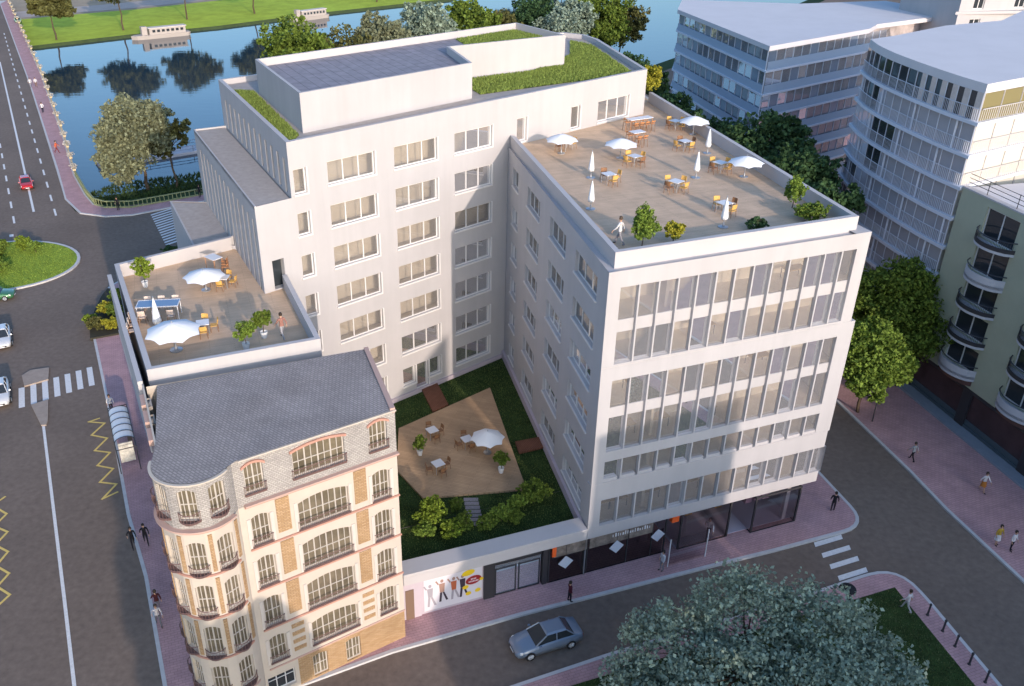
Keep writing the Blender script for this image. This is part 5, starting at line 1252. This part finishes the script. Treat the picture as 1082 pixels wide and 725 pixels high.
for i, (a, cs, top) in enumerate(((1.35, GR_, 2.4), (2.15, SK_, 2.6), (2.95, OR_, 2.55), (3.55, DK_, 2.55))):
    o_ = -.372
    for nm, m_, sh in (('head', SK_ if i else GR_, blob(a, top, .11, .14, o_)), ('torso', cs, [A.p(a - .2, top - .2, o_), A.p(a + .2, top - .2, o_), A.p(a + .16, top - .95, o_), A.p(a - .14, top - .95, o_)]), ('leg', DK_ if i in (1, 3) else GR_, [A.p(a - .14, top - .96, o_), A.p(a + .02, top - .96, o_), A.p(a - .05, top - 1.75, o_), A.p(a - .2, top - 1.75, o_)]), ('leg', DK_ if i in (1, 3) else GR_, [A.p(a + .03, top - .96, o_), A.p(a + .16, top - .96, o_), A.p(a + .42, top - 1.7, o_), A.p(a + .27, top - 1.72, o_)]), ('arm', SK_ if i else GR_, [A.p(a - .2, top - .2, o_), A.p(a - .26, top - .3, o_), A.p(a - .45, top + .05, o_), A.p(a - .36, top + .12, o_)])):
        k = MB(); k.poly(sh); k.build(nm, m_, po)
for i, (a, z, lab) in enumerate(((10.75, 1.75, 'tilted white menu board hanging left of the shop window post'), (14.55, 1.95, 'tilted white menu board hanging in the middle of the restaurant window'), (17.75, 2.0, 'tilted white menu board hanging beside the glass screen'))):
    k = MB(); k.hexa([A.p(a + .55 * cos(t), z + .55 * sin(t), -.09) for t in np.linspace(0, 2 * pi, 4, endpoint=False)], [A.p(a + .55 * cos(t), z + .55 * sin(t), -.05) for t in np.linspace(0, 2 * pi, 4, endpoint=False)])
    r_ = thing('menu_board', lab, 'sign', A.p(a, z, -.07), 'hanging menu boards'); k.build('board', mat('board_white', (.60, .63, .68), .6), r_)
    k = MB(); k.bar(A.p(a, z + .5, -.07), A.p(a, 3.36, -.07), .012, 4); k.build('cord', METAL, r_)
k = MB(); s_ = thing('glass_screen', 'free standing glass wind screen on two pale posts before the lobby', 'screen', A.p(19.4, .12, 1.0))
k.quad(A.p(18.0, .3, 1.15), A.p(21.0, .3, 1.15), A.p(21.0, 2.5, 1.15), A.p(18.0, 2.5, 1.15)); k.build('glass', MATS['lilac_glass'], s_)
for a in (18.0, 21.0): k = MB(); k.fbox(A, a - .03, a + .03, .12, 2.55, 1.12, 1.18); k.build('post', TABLEW, s_)

# ================================================================== BUS SHELTER, BOLLARDS, RAILINGS
bs = thing('bus_shelter', 'glass bus shelter with ribbed white vaulted roof on the left pavement', 'bus shelter', (-28.4, 60.1, .12))
F_ = Fr(-29.45, 62.2, 155); hw = .75
k = MB(); N = 8
for j in range(5):
    for i in range(N):
        t0_, t1_ = pi * i / N, pi * (i + 1) / N; f = lambda t: (-hw * cos(t), 2.35 + .42 * sin(t)); (o0, z0_), (o1_, z1_) = f(t0_), f(t1_)
        a0_, a1_ = .0 + .98 * j + .03, .98 * (j + 1) - .03
        k.quad(F_.p(a0_, z0_, o0), F_.p(a1_, z0_, o0), F_.p(a1_, z1_, o1_), F_.p(a0_, z1_, o1_))
k.build('roof', mat('opal_glass', (.66, .68, .70), .4, .4), bs)
for j in range(6):
    k = MB()
    for i in range(N): t0_, t1_ = pi * i / N, pi * (i + 1) / N; k.bar(F_.p(.98 * j, 2.36 + .43 * sin(t0_), -hw * cos(t0_)), F_.p(.98 * j, 2.36 + .43 * sin(t1_), -hw * cos(t1_)), .035, 4)
    k.build('roof_rib', METAL, bs)
for a in (-.7, 0.0, 4.9, 6.0):
    for o_ in (-hw, hw):
        k = MB(); k.bar(F_.p(a, .12, o_), F_.p(a, 2.36, o_), .04, 5); k.build('post', METAL, bs)
k = MB()
for o_ in (-hw, hw): k.bar(F_.p(-.7, 2.36, o_), F_.p(6.0, 2.36, o_), .04, 5)
for a in (-.7, 6.0): k.bar(F_.p(a, 2.36, -hw), F_.p(a, 2.36, hw), .04, 5)
k.build('roof_frame', METAL, bs)
k = MB(); k.quad(F_.p(.05, .3, -hw), F_.p(4.85, .3, -hw), F_.p(4.85, 2.2, -hw), F_.p(.05, 2.2, -hw)); k.build('glass', GLASS, bs)
k = MB(); k.fbox(F_, 4.95, 5.07, .5, 2.3, -.55, .55); k.build('advert_panel', mat('advert_panel', (.52, .50, .44), .5, noise=3, var=.5), bs)
k = MB(); k.fbox(F_, .6, 3.9, .5, .56, -.6, -.25); k.build('bench', BRWOOD, bs)
bo_ = proto('bollard', 'bollard', 'bollard', None)
k = MB(); k.lathe(0, 0, [(0, 0), (.10, 0), (.10, .06), (.065, .10), (.06, .82), (.085, .86), (.085, .93), (.04, 1.0), (0, 1.0)], 10); k.build('post', METAL, bo_)
for i, (x, y) in enumerate(((29.62, 41.53), (29.96, 40.18), (30.15, 38.95), (30.34, 37.56), (30.63, 36.23))):
    o = place(bo_, (x, y, .12), 0, 'dark bollard on the corner pavement, ' + ('first from the crossing', 'second from the crossing', 'third from the crossing', 'fourth from the crossing', 'last before the bottom edge')[i]); o['group'] = 'bollards along the corner pavement'
o = place(bo_, (22.6, 43.1, .12), 0, 'dark bollard at the kerb end of the zebra crossing beside the big tree')
lp = thing('lamp_post', 'slim dark lamp post under the street trees on the right pavement', 'lamp post', (35.0, 63.9, .12))
k = MB(); k.bar((35.0, 63.9, .12), (35.0, 63.9, 3.3), .06, 6, .04); k.build('pole', METAL, lp)
k = MB(); k.lathe(35.0, 63.9, [(.05, 3.3), (.14, 3.35), (.16, 3.6), (.05, 3.68), (0, 3.68)], 8); k.build('lantern', METAL, lp)

HEDGE = leaf_mat('hedge_leaf', (.16, .17, .06))
STONEB = mat('balustrade_stone', (.58, .45, .27), .9, .15, noise=1.5, var=.2)
def railing(name, pts, label, cat, h=1.0, m_=STONEB, sp=.5, flowers=False, seed=0):
    t = thing(name, label, cat, (*pts[0], .12)); rs = random.Random(seed)
    k = MB(); p2 = MB(); fl_ = MB()
    for a, b in zip(pts[:-1], pts[1:]):
        a = np.array(a); b = np.array(b); D = np.linalg.norm(b - a); d = (b - a) / D; nn = np.array([-d[1], d[0]]) * .10
        k.hexa([(*(a - nn), .12 + h - .12), (*(b - nn), .12 + h - .12), (*(b + nn), .12 + h - .12), (*(a + nn), .12 + h - .12)], [(*(a - nn), .12 + h), (*(b - nn), .12 + h), (*(b + nn), .12 + h), (*(a + nn), .12 + h)])
        k.hexa([(*(a - nn), .11), (*(b - nn), .11), (*(b + nn), .11), (*(a + nn), .11)], [(*(a - nn), .30), (*(b - nn), .30), (*(b + nn), .30), (*(a + nn), .30)])
        for i in range(int(D / sp)):
            q = a + d * (i + .5) * sp; p2.bar((*q, .3), (*q, h), .07, 4)
    k.build('rail', m_, t); p2.build('baluster', m_, t)
    return t
rl = [(-60.6, 131.6), (-69.9, 150.9), (-97.2, 205.5), (-158.5, 322.6)]
rb = railing('balustrade', rl, 'long cream stone balustrade along the river side of the bridge', 'balustrade', 1.1, STONEB, 1.0)
pl_ = []
for i in range(26):
    s_ = i / 26; tot = 3; a, b = (np.array(rl[0]), np.array(rl[1])) if s_ < .12 else (np.array(rl[1]), np.array(rl[2])) if s_ < .42 else (np.array(rl[2]), np.array(rl[3]))
    lo, hi = (0, .12) if s_ < .12 else (.12, .42) if s_ < .42 else (.42, 1); q = a + (b - a) * (s_ - lo) / (hi - lo)
    t = thing('flower_box', 'white flower box standing on the bridge balustrade', 'flower box', (q[0], q[1], 1.23), 'flower boxes along the bridge')
    d = (b - a) / np.linalg.norm(b - a); k = MB(); c0 = q; e = d * 1.3; n_ = np.array([d[1], -d[0]]) * .22
    k.prism([tuple(c0 - e - n_), tuple(c0 + e - n_), tuple(c0 + e + n_), tuple(c0 - e + n_)], 1.23, 1.5); k.build('box', STONEB, t)
    me = crown_mesh('flowers', [(u_ * d[0], u_ * d[1], .34, .62, .62, .26) for u_ in (-.8, 0, .8)], 420, .07, 300 + i, squash=.9); me.materials.append(mat('white_flower', (.46, .43, .38), .8, island=.3)); c = bpy.data.objects.new('flowers', me); COL.objects.link(c); c.parent = t; c['kind'] = 'stuff'
railing('balustrade', [(-60.6, 131.6), (-55.4, 122.5), (-52.7, 118.5), (-50.8, 117.3), (-47.1, 117.4), (-39.8, 122.0), (0, 149.2)], 'low green railing curving along the quay pavement above the river bank', 'railing', 1.0, mat('green_rail', (.25, .27, .13), .7), .6)

# ================================================================== BOATS AND PONTOON
def barge(x, y, rz, Lh, label):
    t = thing('river_barge', label, 'boat', (x, y, WZ), 'moored barges')
    c, s = cos(rz), sin(rz); X = lambda u, v: (x + u * c - v * s, y + u * s + v * c)
    w2 = Lh * .10; hull = [(-Lh / 2, 0), (-Lh * .42, -w2 * .8), (-Lh * .3, -w2), (Lh * .46, -w2), (Lh / 2, -w2 * .7), (Lh / 2, w2 * .7), (Lh * .46, w2), (-Lh * .3, w2), (-Lh * .42, w2 * .8)]
    BW = mat('barge_white', (.42, .37, .33), .6, .3)
    k = MB(); k.hexa([(*X(u * .97, v * .85), WZ - .5) for u, v in hull], [(*X(u, v), WZ + 1.1) for u, v in hull]); k.build('hull', BW, t)
    k = MB(); k.prism([X(-Lh * .2, -w2 * .75), X(Lh * .42, -w2 * .75), X(Lh * .42, w2 * .75), X(-Lh * .2, w2 * .75)], WZ + 1.1, WZ + 2.8); k.build('cabin', BW, t)
    k = MB(); k.prism([X(-Lh * .22, -w2 * .82), X(Lh * .44, -w2 * .82), X(Lh * .44, w2 * .82), X(-Lh * .22, w2 * .82)], WZ + 2.81, WZ + 2.98); k.build('cabin_roof', mat('barge_roof', (.62, .56, .52), .7), t)
    k = MB(); k.prism([X(-Lh * .32, -w2 * .5), X(-Lh * .23, -w2 * .5), X(-Lh * .23, w2 * .5), X(-Lh * .32, w2 * .5)], WZ + 1.1, WZ + 3.4); k.build('wheelhouse', BW, t)
    for i in range(7):
        u = -Lh * .15 + i * Lh * .08; k = MB(); k.prism([X(u, -w2 * .76), X(u + Lh * .05, -w2 * .76), X(u + Lh * .05, -w2 * .752), X(u, -w2 * .752)], WZ + 1.7, WZ + 2.4); k.build('window', DARKGL, t)
barge(-90, 269.3, R(34), 17, 'long white barge moored below the far lawn trees')
barge(-52, 301.5, R(43), 15, 'white barge moored farther right, partly hidden by riverside trees')
pn = thing('pontoon', 'pale landing pontoon with railing beside the near river bank', 'pontoon', (-50, 150, WZ))
F_ = Fr(-62, 144.5, 57); k = MB(); k.fbox(F_, 0, 40, WZ - .3, WZ + .5, -4.0, .0); k.build('deck', mat('pontoon_deck', (.52, .50, .52), .8, noise=1, var=.1), pn)
k = MB()
for z in (1.0, 1.5):
    for o_ in (-3.8, -.2): k.bar(F_.p(.2, WZ + z, o_), F_.p(39.8, WZ + z, o_), .06, 4)
for a in np.arange(.3, 40, 3.9):
    for o_ in (-3.8, -.2): k.bar(F_.p(a, WZ + .5, o_), F_.p(a, WZ + 1.5, o_), .07, 4)
k.build('railing', STEEL, pn)

# ================================================================== CARS
def car(label, loc, heading, col, style='saloon', cname=''):
    t = thing('parked_car' if style != 'moving' else 'car', label, 'car', loc, None, R(90 - heading))
    PM = mat('car_paint_' + cname, col, .28, .5, metal=.15, coat=.8); GL = DARKGL
    # side profile stations: x, half width, sill z, belt z
    Ls = [(-2.28, .60, .38, .80), (-2.2, .78, .26, .90), (-1.7, .87, .22, .95), (-.9, .90, .20, .95), (.3, .90, .20, .93), (1.0, .89, .20, .88), (1.6, .86, .22, .80), (2.1, .76, .26, .68), (2.25, .58, .36, .58)]
    k = MB()
    def ring(s): x, w_, a, b = s; return [(x, -w_ * .93, a), (x, -w_, (a + b) * .5), (x, -w_ * .93, b - .04), (x, -w_ * .80, b), (x, w_ * .80, b), (x, w_ * .93, b - .04), (x, w_, (a + b) * .5), (x, w_ * .93, a)]
    rg = [ring(s) for s in Ls]
    for p_, q_ in zip(rg[:-1], rg[1:]):
        for i in range(8): k.quad(p_[i], p_[(i + 1) % 8], q_[(i + 1) % 8], q_[i])
    k.poly(rg[0]); k.poly(rg[-1]); k.build('body', PM, t, smooth=True)
    # cabin: roof, pillars and glass
    rb_, rf, bb, bf = -1.05, .12, -1.72, .98; zr, zb_ = 1.42, .90; wr, wb = .58, .74
    k = MB(); k.hexa([(rb_ - .1, -wr, zr - .05), (rf + .1, -wr, zr - .05), (rf + .1, wr, zr - .05), (rb_ - .1, wr, zr - .05)], [(rb_, -wr + .12, zr + .03), (rf, -wr + .12, zr + .03), (rf, wr - .12, zr + .03), (rb_, wr - .12, zr + .03)]); k.build('roof', PM, t)
    for nm, qd in (('windscreen', [(bf, -wb, zb_), (bf, wb, zb_), (rf + .1, wr, zr - .05), (rf + .1, -wr, zr - .05)]), ('rear_window', [(bb, -wb, zb_), (bb, wb, zb_), (rb_ - .1, wr, zr - .05), (rb_ - .1, -wr, zr - .05)]), ('side_window', [(bb, -wb, zb_), (bf, -wb, zb_), (rf + .1, -wr, zr - .05), (rb_ - .1, -wr, zr - .05)]), ('side_window', [(bb, wb, zb_), (bf, wb, zb_), (rf + .1, wr, zr - .05), (rb_ - .1, wr, zr - .05)])):
        k = MB(); k.quad(*qd); k.build(nm, GL, t)
    for sy in (-1, 1):
        for a, b in (((bf, wb, zb_), (rf + .1, wr, zr - .05)), ((bb, wb, zb_), (rb_ - .1, wr, zr - .05)), ((-.42, wb, zb_), (-.45, wr, zr - .05))):
            k = MB(); k.bar((a[0], sy * a[1], a[2]), (b[0], sy * b[1], b[2]), .045, 5); k.build('pillar', PM, t)
        k = MB(); k.hexa([(.62, sy * .88, .90), (.80, sy * .88, .90), (.80, sy * 1.02, .92), (.64, sy * 1.02, .92)], [(.64, sy * .88, 1.0), (.78, sy * .88, 1.0), (.76, sy * 1.0, 1.02), (.66, sy * 1.0, 1.02)]); k.build('mirror', PM, t)
        k = MB(); k.hexa([(1.98, sy * .50, .56), (2.16, sy * .48, .56), (2.02, sy * .77, .56), (1.88, sy * .80, .56)], [(1.95, sy * .50, .70), (2.12, sy * .48, .67), (1.98, sy * .75, .68), (1.84, sy * .79, .71)]); k.build('headlight', mat('headlight_glass', (.75, .75, .72), .15, .6), t)
        k = MB(); k.hexa([(-2.28, sy * .42, .62), (-2.24, sy * .72, .62), (-2.18, sy * .74, .62), (-2.22, sy * .42, .62)], [(-2.29, sy * .42, .78), (-2.24, sy * .73, .78), (-2.18, sy * .75, .78), (-2.22, sy * .42, .78)]); k.build('tail_light', mat('tail_light', (.35, .02, .02), .3), t)
        for x in (-1.36, 1.38):
            k = MB(); n = 18; R_ = .32
            for i in range(n):
                a, b = 2 * pi * i / n, 2 * pi * (i + 1) / n
                for (r0, y0), (r1, y1) in (((.21, .93), (.30, .93)), ((.30, .93), (R_, .88)), ((R_, .88), (R_, .72)), ((R_, .72), (.2, .70))):
                    k.quad((x + r0 * cos(a), sy * y0, .32 + r0 * sin(a)), (x + r0 * cos(b), sy * y0, .32 + r0 * sin(b)), (x + r1 * cos(b), sy * y1, .32 + r1 * sin(b)), (x + r1 * cos(a), sy * y1, .32 + r1 * sin(a)))
            wh = k.build('wheel', mat('tyre', (.02, .02, .022), .8), t)
            k = MB(); k.poly([(x + .21 * cos(2 * pi * i / 16), sy * .915, .32 + .21 * sin(2 * pi * i / 16)) for i in range(16)])
            for i in range(5): a = 2 * pi * i / 5; k.bar((x, sy * .93, .32), (x + .2 * cos(a), sy * .925, .32 + .2 * sin(a)), .03, 4)
            k.build('rim', mat('alloy', (.55, .56, .58), .3, .5, metal=.5), wh)
    k = MB(); k.hexa([(2.2, -.42, .38), (2.262, -.42, .38), (2.262, .42, .38), (2.2, .42, .38)], [(2.2, -.42, .54), (2.27, -.40, .54), (2.27, .40, .54), (2.2, .42, .54)]); k.build('grille', METAL, t)
    k = MB(); k.box(2.262, 2.285, -.25, .25, .36, .46); k.build('number_plate', TABLEW, t)
    return t
car('silver blue saloon car driving along the street beside the big tree', (4.75, 39.25, 0), 249.5, (.17, .22, .29), 'moving', 'silver')
car('red car seen from the front on the left road', (-66.0, 126.8, 0), 152, (.52, .02, .02), 'moving', 'red')
car('green car beside the grass island, cut by the left edge', (-52.8, 88.4, 0), 78, (.05, .17, .07), 'moving', 'green')
car('white car at the left edge before the zebra crossing', (-42.6, 68.0, 0), 154, (.68, .68, .68), 'moving', 'white')
car('white car farther back at the left edge behind another', (-47.3, 78.6, 0), 154, (.68, .68, .68), 'moving', 'white')
car('small green car far away at the top of the bridge', (-134.5, 277, 0), 152, (.22, .36, .20), 'moving', 'pale_green')
# tree behind the viewpoint whose crown shades the foot of the brick house
tq = Q(1.4, 5); tree('broadleaf_tree', 'street tree behind the viewpoint shading the foot of the brick house', (*tq, 0), 9.0, rnd_blobs(0, 14.0, 5.2, 5.0, 9, 401), 'green', 22000, .40, 401, tr=.3)

# ================================================================== PEOPLE
def body_mesh(pose):
    """One continuous skinned figure, 1.75 m tall, facing +y."""
    st, arm, lean, armout = pose
    J = {}
    hip = np.array([0, 0, .92]); J['pel'] = hip
    J['waist'] = hip + np.array([0, lean * .3, .17]); J['chest'] = hip + np.array([0, lean * .6, .40]); J['neck'] = hip + np.array([0, lean * .8, .56]); J['head0'] = hip + np.array([0, lean, .66]); J['head1'] = hip + np.array([0, lean + .01, .78])
    E_ = [('pel', 'waist'), ('waist', 'chest'), ('chest', 'neck'), ('neck', 'head0'), ('head0', 'head1')]
    Rr = {'pel': (.145, .11), 'waist': (.125, .095), 'chest': (.165, .11), 'neck': (.055, .055), 'head0': (.085, .095), 'head1': (.085, .10)}
    for sx, n in ((-1, 'l'), (1, 'r')):
        f = st * sx
        J['hip' + n] = hip + np.array([sx * .085, 0, -.06]); J['knee' + n] = hip + np.array([sx * .095, f * .5 + max(0, abs(f) * .15), -.44]); J['ank' + n] = hip + np.array([sx * .10, f - (abs(f) * .25 if f < 0 else 0), -.84 + (abs(f) * .18 if f < 0 else 0)]); J['toe' + n] = J['ank' + n] + np.array([0, .17, -.045])
        E_ += [('pel', 'hip' + n), ('hip' + n, 'knee' + n), ('knee' + n, 'ank' + n), ('ank' + n, 'toe' + n)]
        Rr.update({'hip' + n: (.09, .09), 'knee' + n: (.06, .06), 'ank' + n: (.045, .045), 'toe' + n: (.045, .03)})
        g = -arm * sx
        J['sh' + n] = J['chest'] + np.array([sx * .19, 0, .09]); J['el' + n] = J['sh' + n] + np.array([sx * (.05 + armout), g * .6, -.27]); J['wr' + n] = J['el' + n] + np.array([sx * .01, g * .6 + .09 + armout * .3, -.22 + armout * .8]); J['ha' + n] = J['wr' + n] + np.array([0, .03, -.09])
        E_ += [('chest', 'sh' + n), ('sh' + n, 'el' + n), ('el' + n, 'wr' + n), ('wr' + n, 'ha' + n)]
        Rr.update({'sh' + n: (.07, .07), 'el' + n: (.045, .045), 'wr' + n: (.032, .032), 'ha' + n: (.04, .022)})
    names = list(J); me = bpy.data.meshes.new('person_body'); me.from_pydata([tuple(J[n]) for n in names], [(names.index(a), names.index(b)) for a, b in E_], [])
    o = bpy.data.objects.new('person_tmp', me); COL.objects.link(o)
    o.modifiers.new('skin', 'SKIN'); sk = me.skin_vertices[0].data
    for i, n in enumerate(names): sk[i].radius = Rr[n]; sk[i].use_root = (n == 'pel')
    sb = o.modifiers.new('sub', 'SUBSURF'); sb.levels = 2; sb.render_levels = 2
    dg = bpy.context.evaluated_depsgraph_get(); dg.update(); m2 = bpy.data.meshes.new_from_object(o.evaluated_get(dg)); bpy.data.objects.remove(o)
    # fingers and thumb on each hand, nose on the face: joined into the same mesh
    k = MB()
    for n, sx in (('l', -1), ('r', 1)):
        h = J['ha' + n]
        for i, L_ in enumerate((.07, .085, .08, .06)): b0_ = h + np.array([0, -.03 + .02 * i, -.01]); m_ = b0_ + np.array([0, .005, -L_ * .6]); k.bar(b0_, m_, .011, 5, .009); k.bar(m_, m_ + np.array([-sx * .012, .012, -L_ * .45]), .009, 5, .006)
        k.bar(h + np.array([-sx * .01, .03, .02]), h + np.array([-sx * .02, .065, -.035]), .012, 5, .008)
    hd = J['head1']; k.hexa([tuple(hd + np.array(v)) for v in ((-.016, .085, -.05), (.016, .085, -.05), (.010, .12, -.05), (-.010, .12, -.05))], [tuple(hd + np.array(v)) for v in ((-.008, .085, .0), (.008, .085, .0), (.004, .095, .0), (-.004, .095, .0))])
    bm = bmesh.new(); bm.from_mesh(m2); vs = [bm.verts.new(v) for v in k.v]
    for f in k.f:
        try: bm.faces.new([vs[i] for i in f])
        except ValueError: pass
    bm.to_mesh(m2); bm.free()
    return m2, J
POSES = {'stand': body_mesh((.05, .05, .0, .02)), 'walk': body_mesh((.30, .22, .03, .02)), 'walk2': body_mesh((-.26, .20, .03, .03)), 'run': body_mesh((.42, .35, .10, .06))}
def person(label, x, y, z, heading, pose, top, bottom, hair, skirt=False, scale=1.0, umb=False, bag=None):
    t = thing('person', label, 'person', (x, y, z), None, R(-heading)); t.scale = (scale,) * 3
    me0, J = POSES[pose]; me = me0.copy(); me.name = 'body'
    cm = lambda n_, c: mat('cloth_%s_%d_%d_%d' % (n_, c[0] * 100, c[1] * 100, c[2] * 100), c, .85, .15)
    SK = mat('skin', (.50, .30, .21), .6, .3); me.materials.clear()
    for m_ in (SK, cm('t', top), cm('b', bottom), mat('shoe_leather', (.03, .025, .022), .5)): me.materials.append(m_)
    for p in me.polygons:
        c = p.center; zz_ = c.z; ax = abs(c.x)
        i = 1
        if zz_ > 1.475: i = 0
        elif ax > .20 and zz_ < 1.0 and ax > .22: i = 0
        elif zz_ < .10: i = 3
        elif zz_ < .90 and ax < .24: i = 2 if not (skirt and zz_ < .48) else 0
        p.material_index = i; p.use_smooth = True
    b = bpy.data.objects.new('body', me); COL.objects.link(b); b.parent = t
    hd = J['head1']; k = MB()
    prof = [(.0, .135), (.07, .12), (.105, .06), (.112, .0), (.10, -.07), (.075, -.12 if skirt else -.08)]
    n = 12
    for (r0, z0), (r1, z1) in zip(prof[:-1], prof[1:]):
        for i in range(n):
            a, b_ = 2 * pi * i / n, 2 * pi * (i + 1) / n
            if z1 < .05 and sin((a + b_) / 2) > .35: continue
            k.quad(*[(hd[0] + r * cos(q), hd[1] - .012 + r * 1.08 * sin(q), hd[2] + z_) for r, q, z_ in ((r0, a, z0), (r0, b_, z0), (r1, b_, z1), (r1, a, z1))])
    for v in ((-.035, .088, .01), (.035, .088, .01)): k.box(hd[0] + v[0] - .012, hd[0] + v[0] + .012, hd[1] + .075, hd[1] + .093, hd[2] - .012, hd[2] + .006)
    k.build('hair', mat('hair_%d' % (hair * 100), (hair, hair * .7, hair * .5), .7), t, smooth=True)
    if skirt:
        k = MB(); k.lathe(0, 0, [(.14, .98), (.17, .85), (.22, .50)], 14); k.build('skirt', cm('b', bottom), t, smooth=True)
    if bag:
        k = MB(); h = J['har']; k.hexa([(h[0] - .05, h[1] - .15, h[2] - .42), (h[0] + .05, h[1] - .15, h[2] - .42), (h[0] + .05, h[1] + .15, h[2] - .42), (h[0] - .05, h[1] + .15, h[2] - .42)], [(h[0] - .04, h[1] - .12, h[2] - .12), (h[0] + .04, h[1] - .12, h[2] - .12), (h[0] + .04, h[1] + .12, h[2] - .12), (h[0] - .04, h[1] + .12, h[2] - .12)]); k.bar((h[0], h[1], h[2] - .12), (h[0], h[1], h[2] - .03), .012, 4)
        bo = k.build('handbag', cm('g', bag)); bo.location = (x, y, z); bo.rotation_euler = (0, 0, R(-heading)); tag(bo, 'bag carried by the ' + label[:60].split(' with')[0], 'bag')
    return t
BLK, WHT, GRY, NAV = (.02, .018, .022), (.62, .60, .60), (.25, .24, .26), (.035, .045, .09)
person('person in a dark suit walking along the kerb, left of a pair', -23.8, 48.0, .12, 150, 'walk', BLK, BLK, .05)
person('person in a dark suit on the left pavement, right of a pair', -23.0, 48.35, .12, 155, 'walk2', BLK, BLK, .04)
person('person in a dark top on the left pavement just behind another', -20.15, 41.9, .12, 330, 'walk', (.10, .03, .03), GRY, .06)
person('person in pale clothes nearest the turret on the left pavement', -19.75, 40.7, .12, 150, 'walk2', (.45, .43, .45), (.12, .12, .14), .08)
person('person in a dark red jacket on the kerb before the restaurant', 6.6, 42.7, .12, 70, 'stand', (.07, .015, .025), BLK, .03)
person('person in a pale top on the pavement just above the big tree', 13.2, 45.6, .12, 250, 'stand', WHT, GRY, .05)
person('person in a white top and dark shorts inside the corner lobby', 17.2, 49.0, .16, 200, 'run', WHT, BLK, .05)
person('person in dark clothes standing on the rounded pavement corner', 27.2, 51.9, .12, 20, 'stand', BLK, (.03, .025, .03), .04)
person('person in a grey top and dark trousers walking by the right kerb', 35.9, 58.2, .12, 340, 'walk', (.34, .34, .34), BLK, .05)
person('person in a white top and orange skirt near the blue grey step', 39.6, 54.3, .12, 160, 'walk', WHT, (.45, .17, .04), .05, True)
person('person in a yellow top and pale skirt, left of the pair', 37.5, 48.2, .12, 165, 'stand', (.45, .30, .05), WHT, .05, True)
person('person in a white shirt and black trousers, right of the pair', 38.2, 47.6, .12, 150, 'stand', WHT, BLK, .04)
person('person in a white shirt and grey trousers crossing the corner lawn edge', 28.35, 41.9, .14, 310, 'walk', WHT, (.42, .42, .44), .05)
pp = person('person under a black umbrella beside the big tree', 24.4, 41.85, .12, 70, 'walk2', (.05, .04, .05), (.18, .07, .05), .05)
um = thing('umbrella', 'black umbrella held open beside the corner lawn', 'umbrella', (24.25, 41.95, .12)); k = MB()
for j in range(4):
    for i in range(16):
        a, b = 2 * pi * i / 16, 2 * pi * (i + 1) / 16; f = lambda u: (.55 * sin(u * 1.35), 2.15 - .30 * (1 - cos(u * 1.35)) * 1.2); r0, z0 = f(j / 4); r1, z1 = f((j + 1) / 4)
        k.quad(*[(24.25 + r * cos(q), 41.95 + r * sin(q), .12 + z_) for r, q, z_ in ((r0, a, z0), (r0, b, z0), (r1, b, z1), (r1, a, z1))])
k.build('canopy', mat('black_cloth', (.015, .015, .018), .7), um); k = MB(); k.bar((24.25, 41.95, 1.15), (24.25, 41.95, 2.3), .012, 5); k.build('handle', METAL, um)
person('person in a pale shirt waiting at the far end of the bus shelter', -31.5, 65.4, .12, 150, 'stand', WHT, (.06, .04, .05), .06)
person('person in black standing by the green quay railing', -48.6, 116.2, .12, 330, 'stand', BLK, BLK, .03, scale=1.1)
person('person in black by the slit facade at the quay corner', -38.7, 121.5, .12, 330, 'stand', BLK, BLK, .03, scale=1.1)
person('person in an orange jacket leaning by the bridge balustrade', -68.2, 143.4, .12, 80, 'walk', (.62, .14, .06), (.20, .04, .03), .05, scale=1.15)
person('person in a white top and dark trousers walking on the bridge', -81.6, 169.6, .12, 330, 'walk', WHT, BLK, .1, scale=1.15)
person('person in white on the bridge, left of a pair', -93.2, 190.9, .12, 150, 'walk', WHT, GRY, .1, scale=1.15)
person('person in white and brown on the bridge, right of a pair', -92.2, 191.3, .12, 150, 'walk2', WHT, (.2, .12, .08), .1, scale=1.15)
person('person in a white top standing at the left front corner of the roof terrace', 9.0, 49.2, ZT, 300, 'walk', WHT, GRY, .07)
person('person in pale brown clothes walking along the left terrace by the tower', -11.7, 48.9, ZL, 320, 'walk', (.30, .15, .12), (.34, .33, .34), .04)
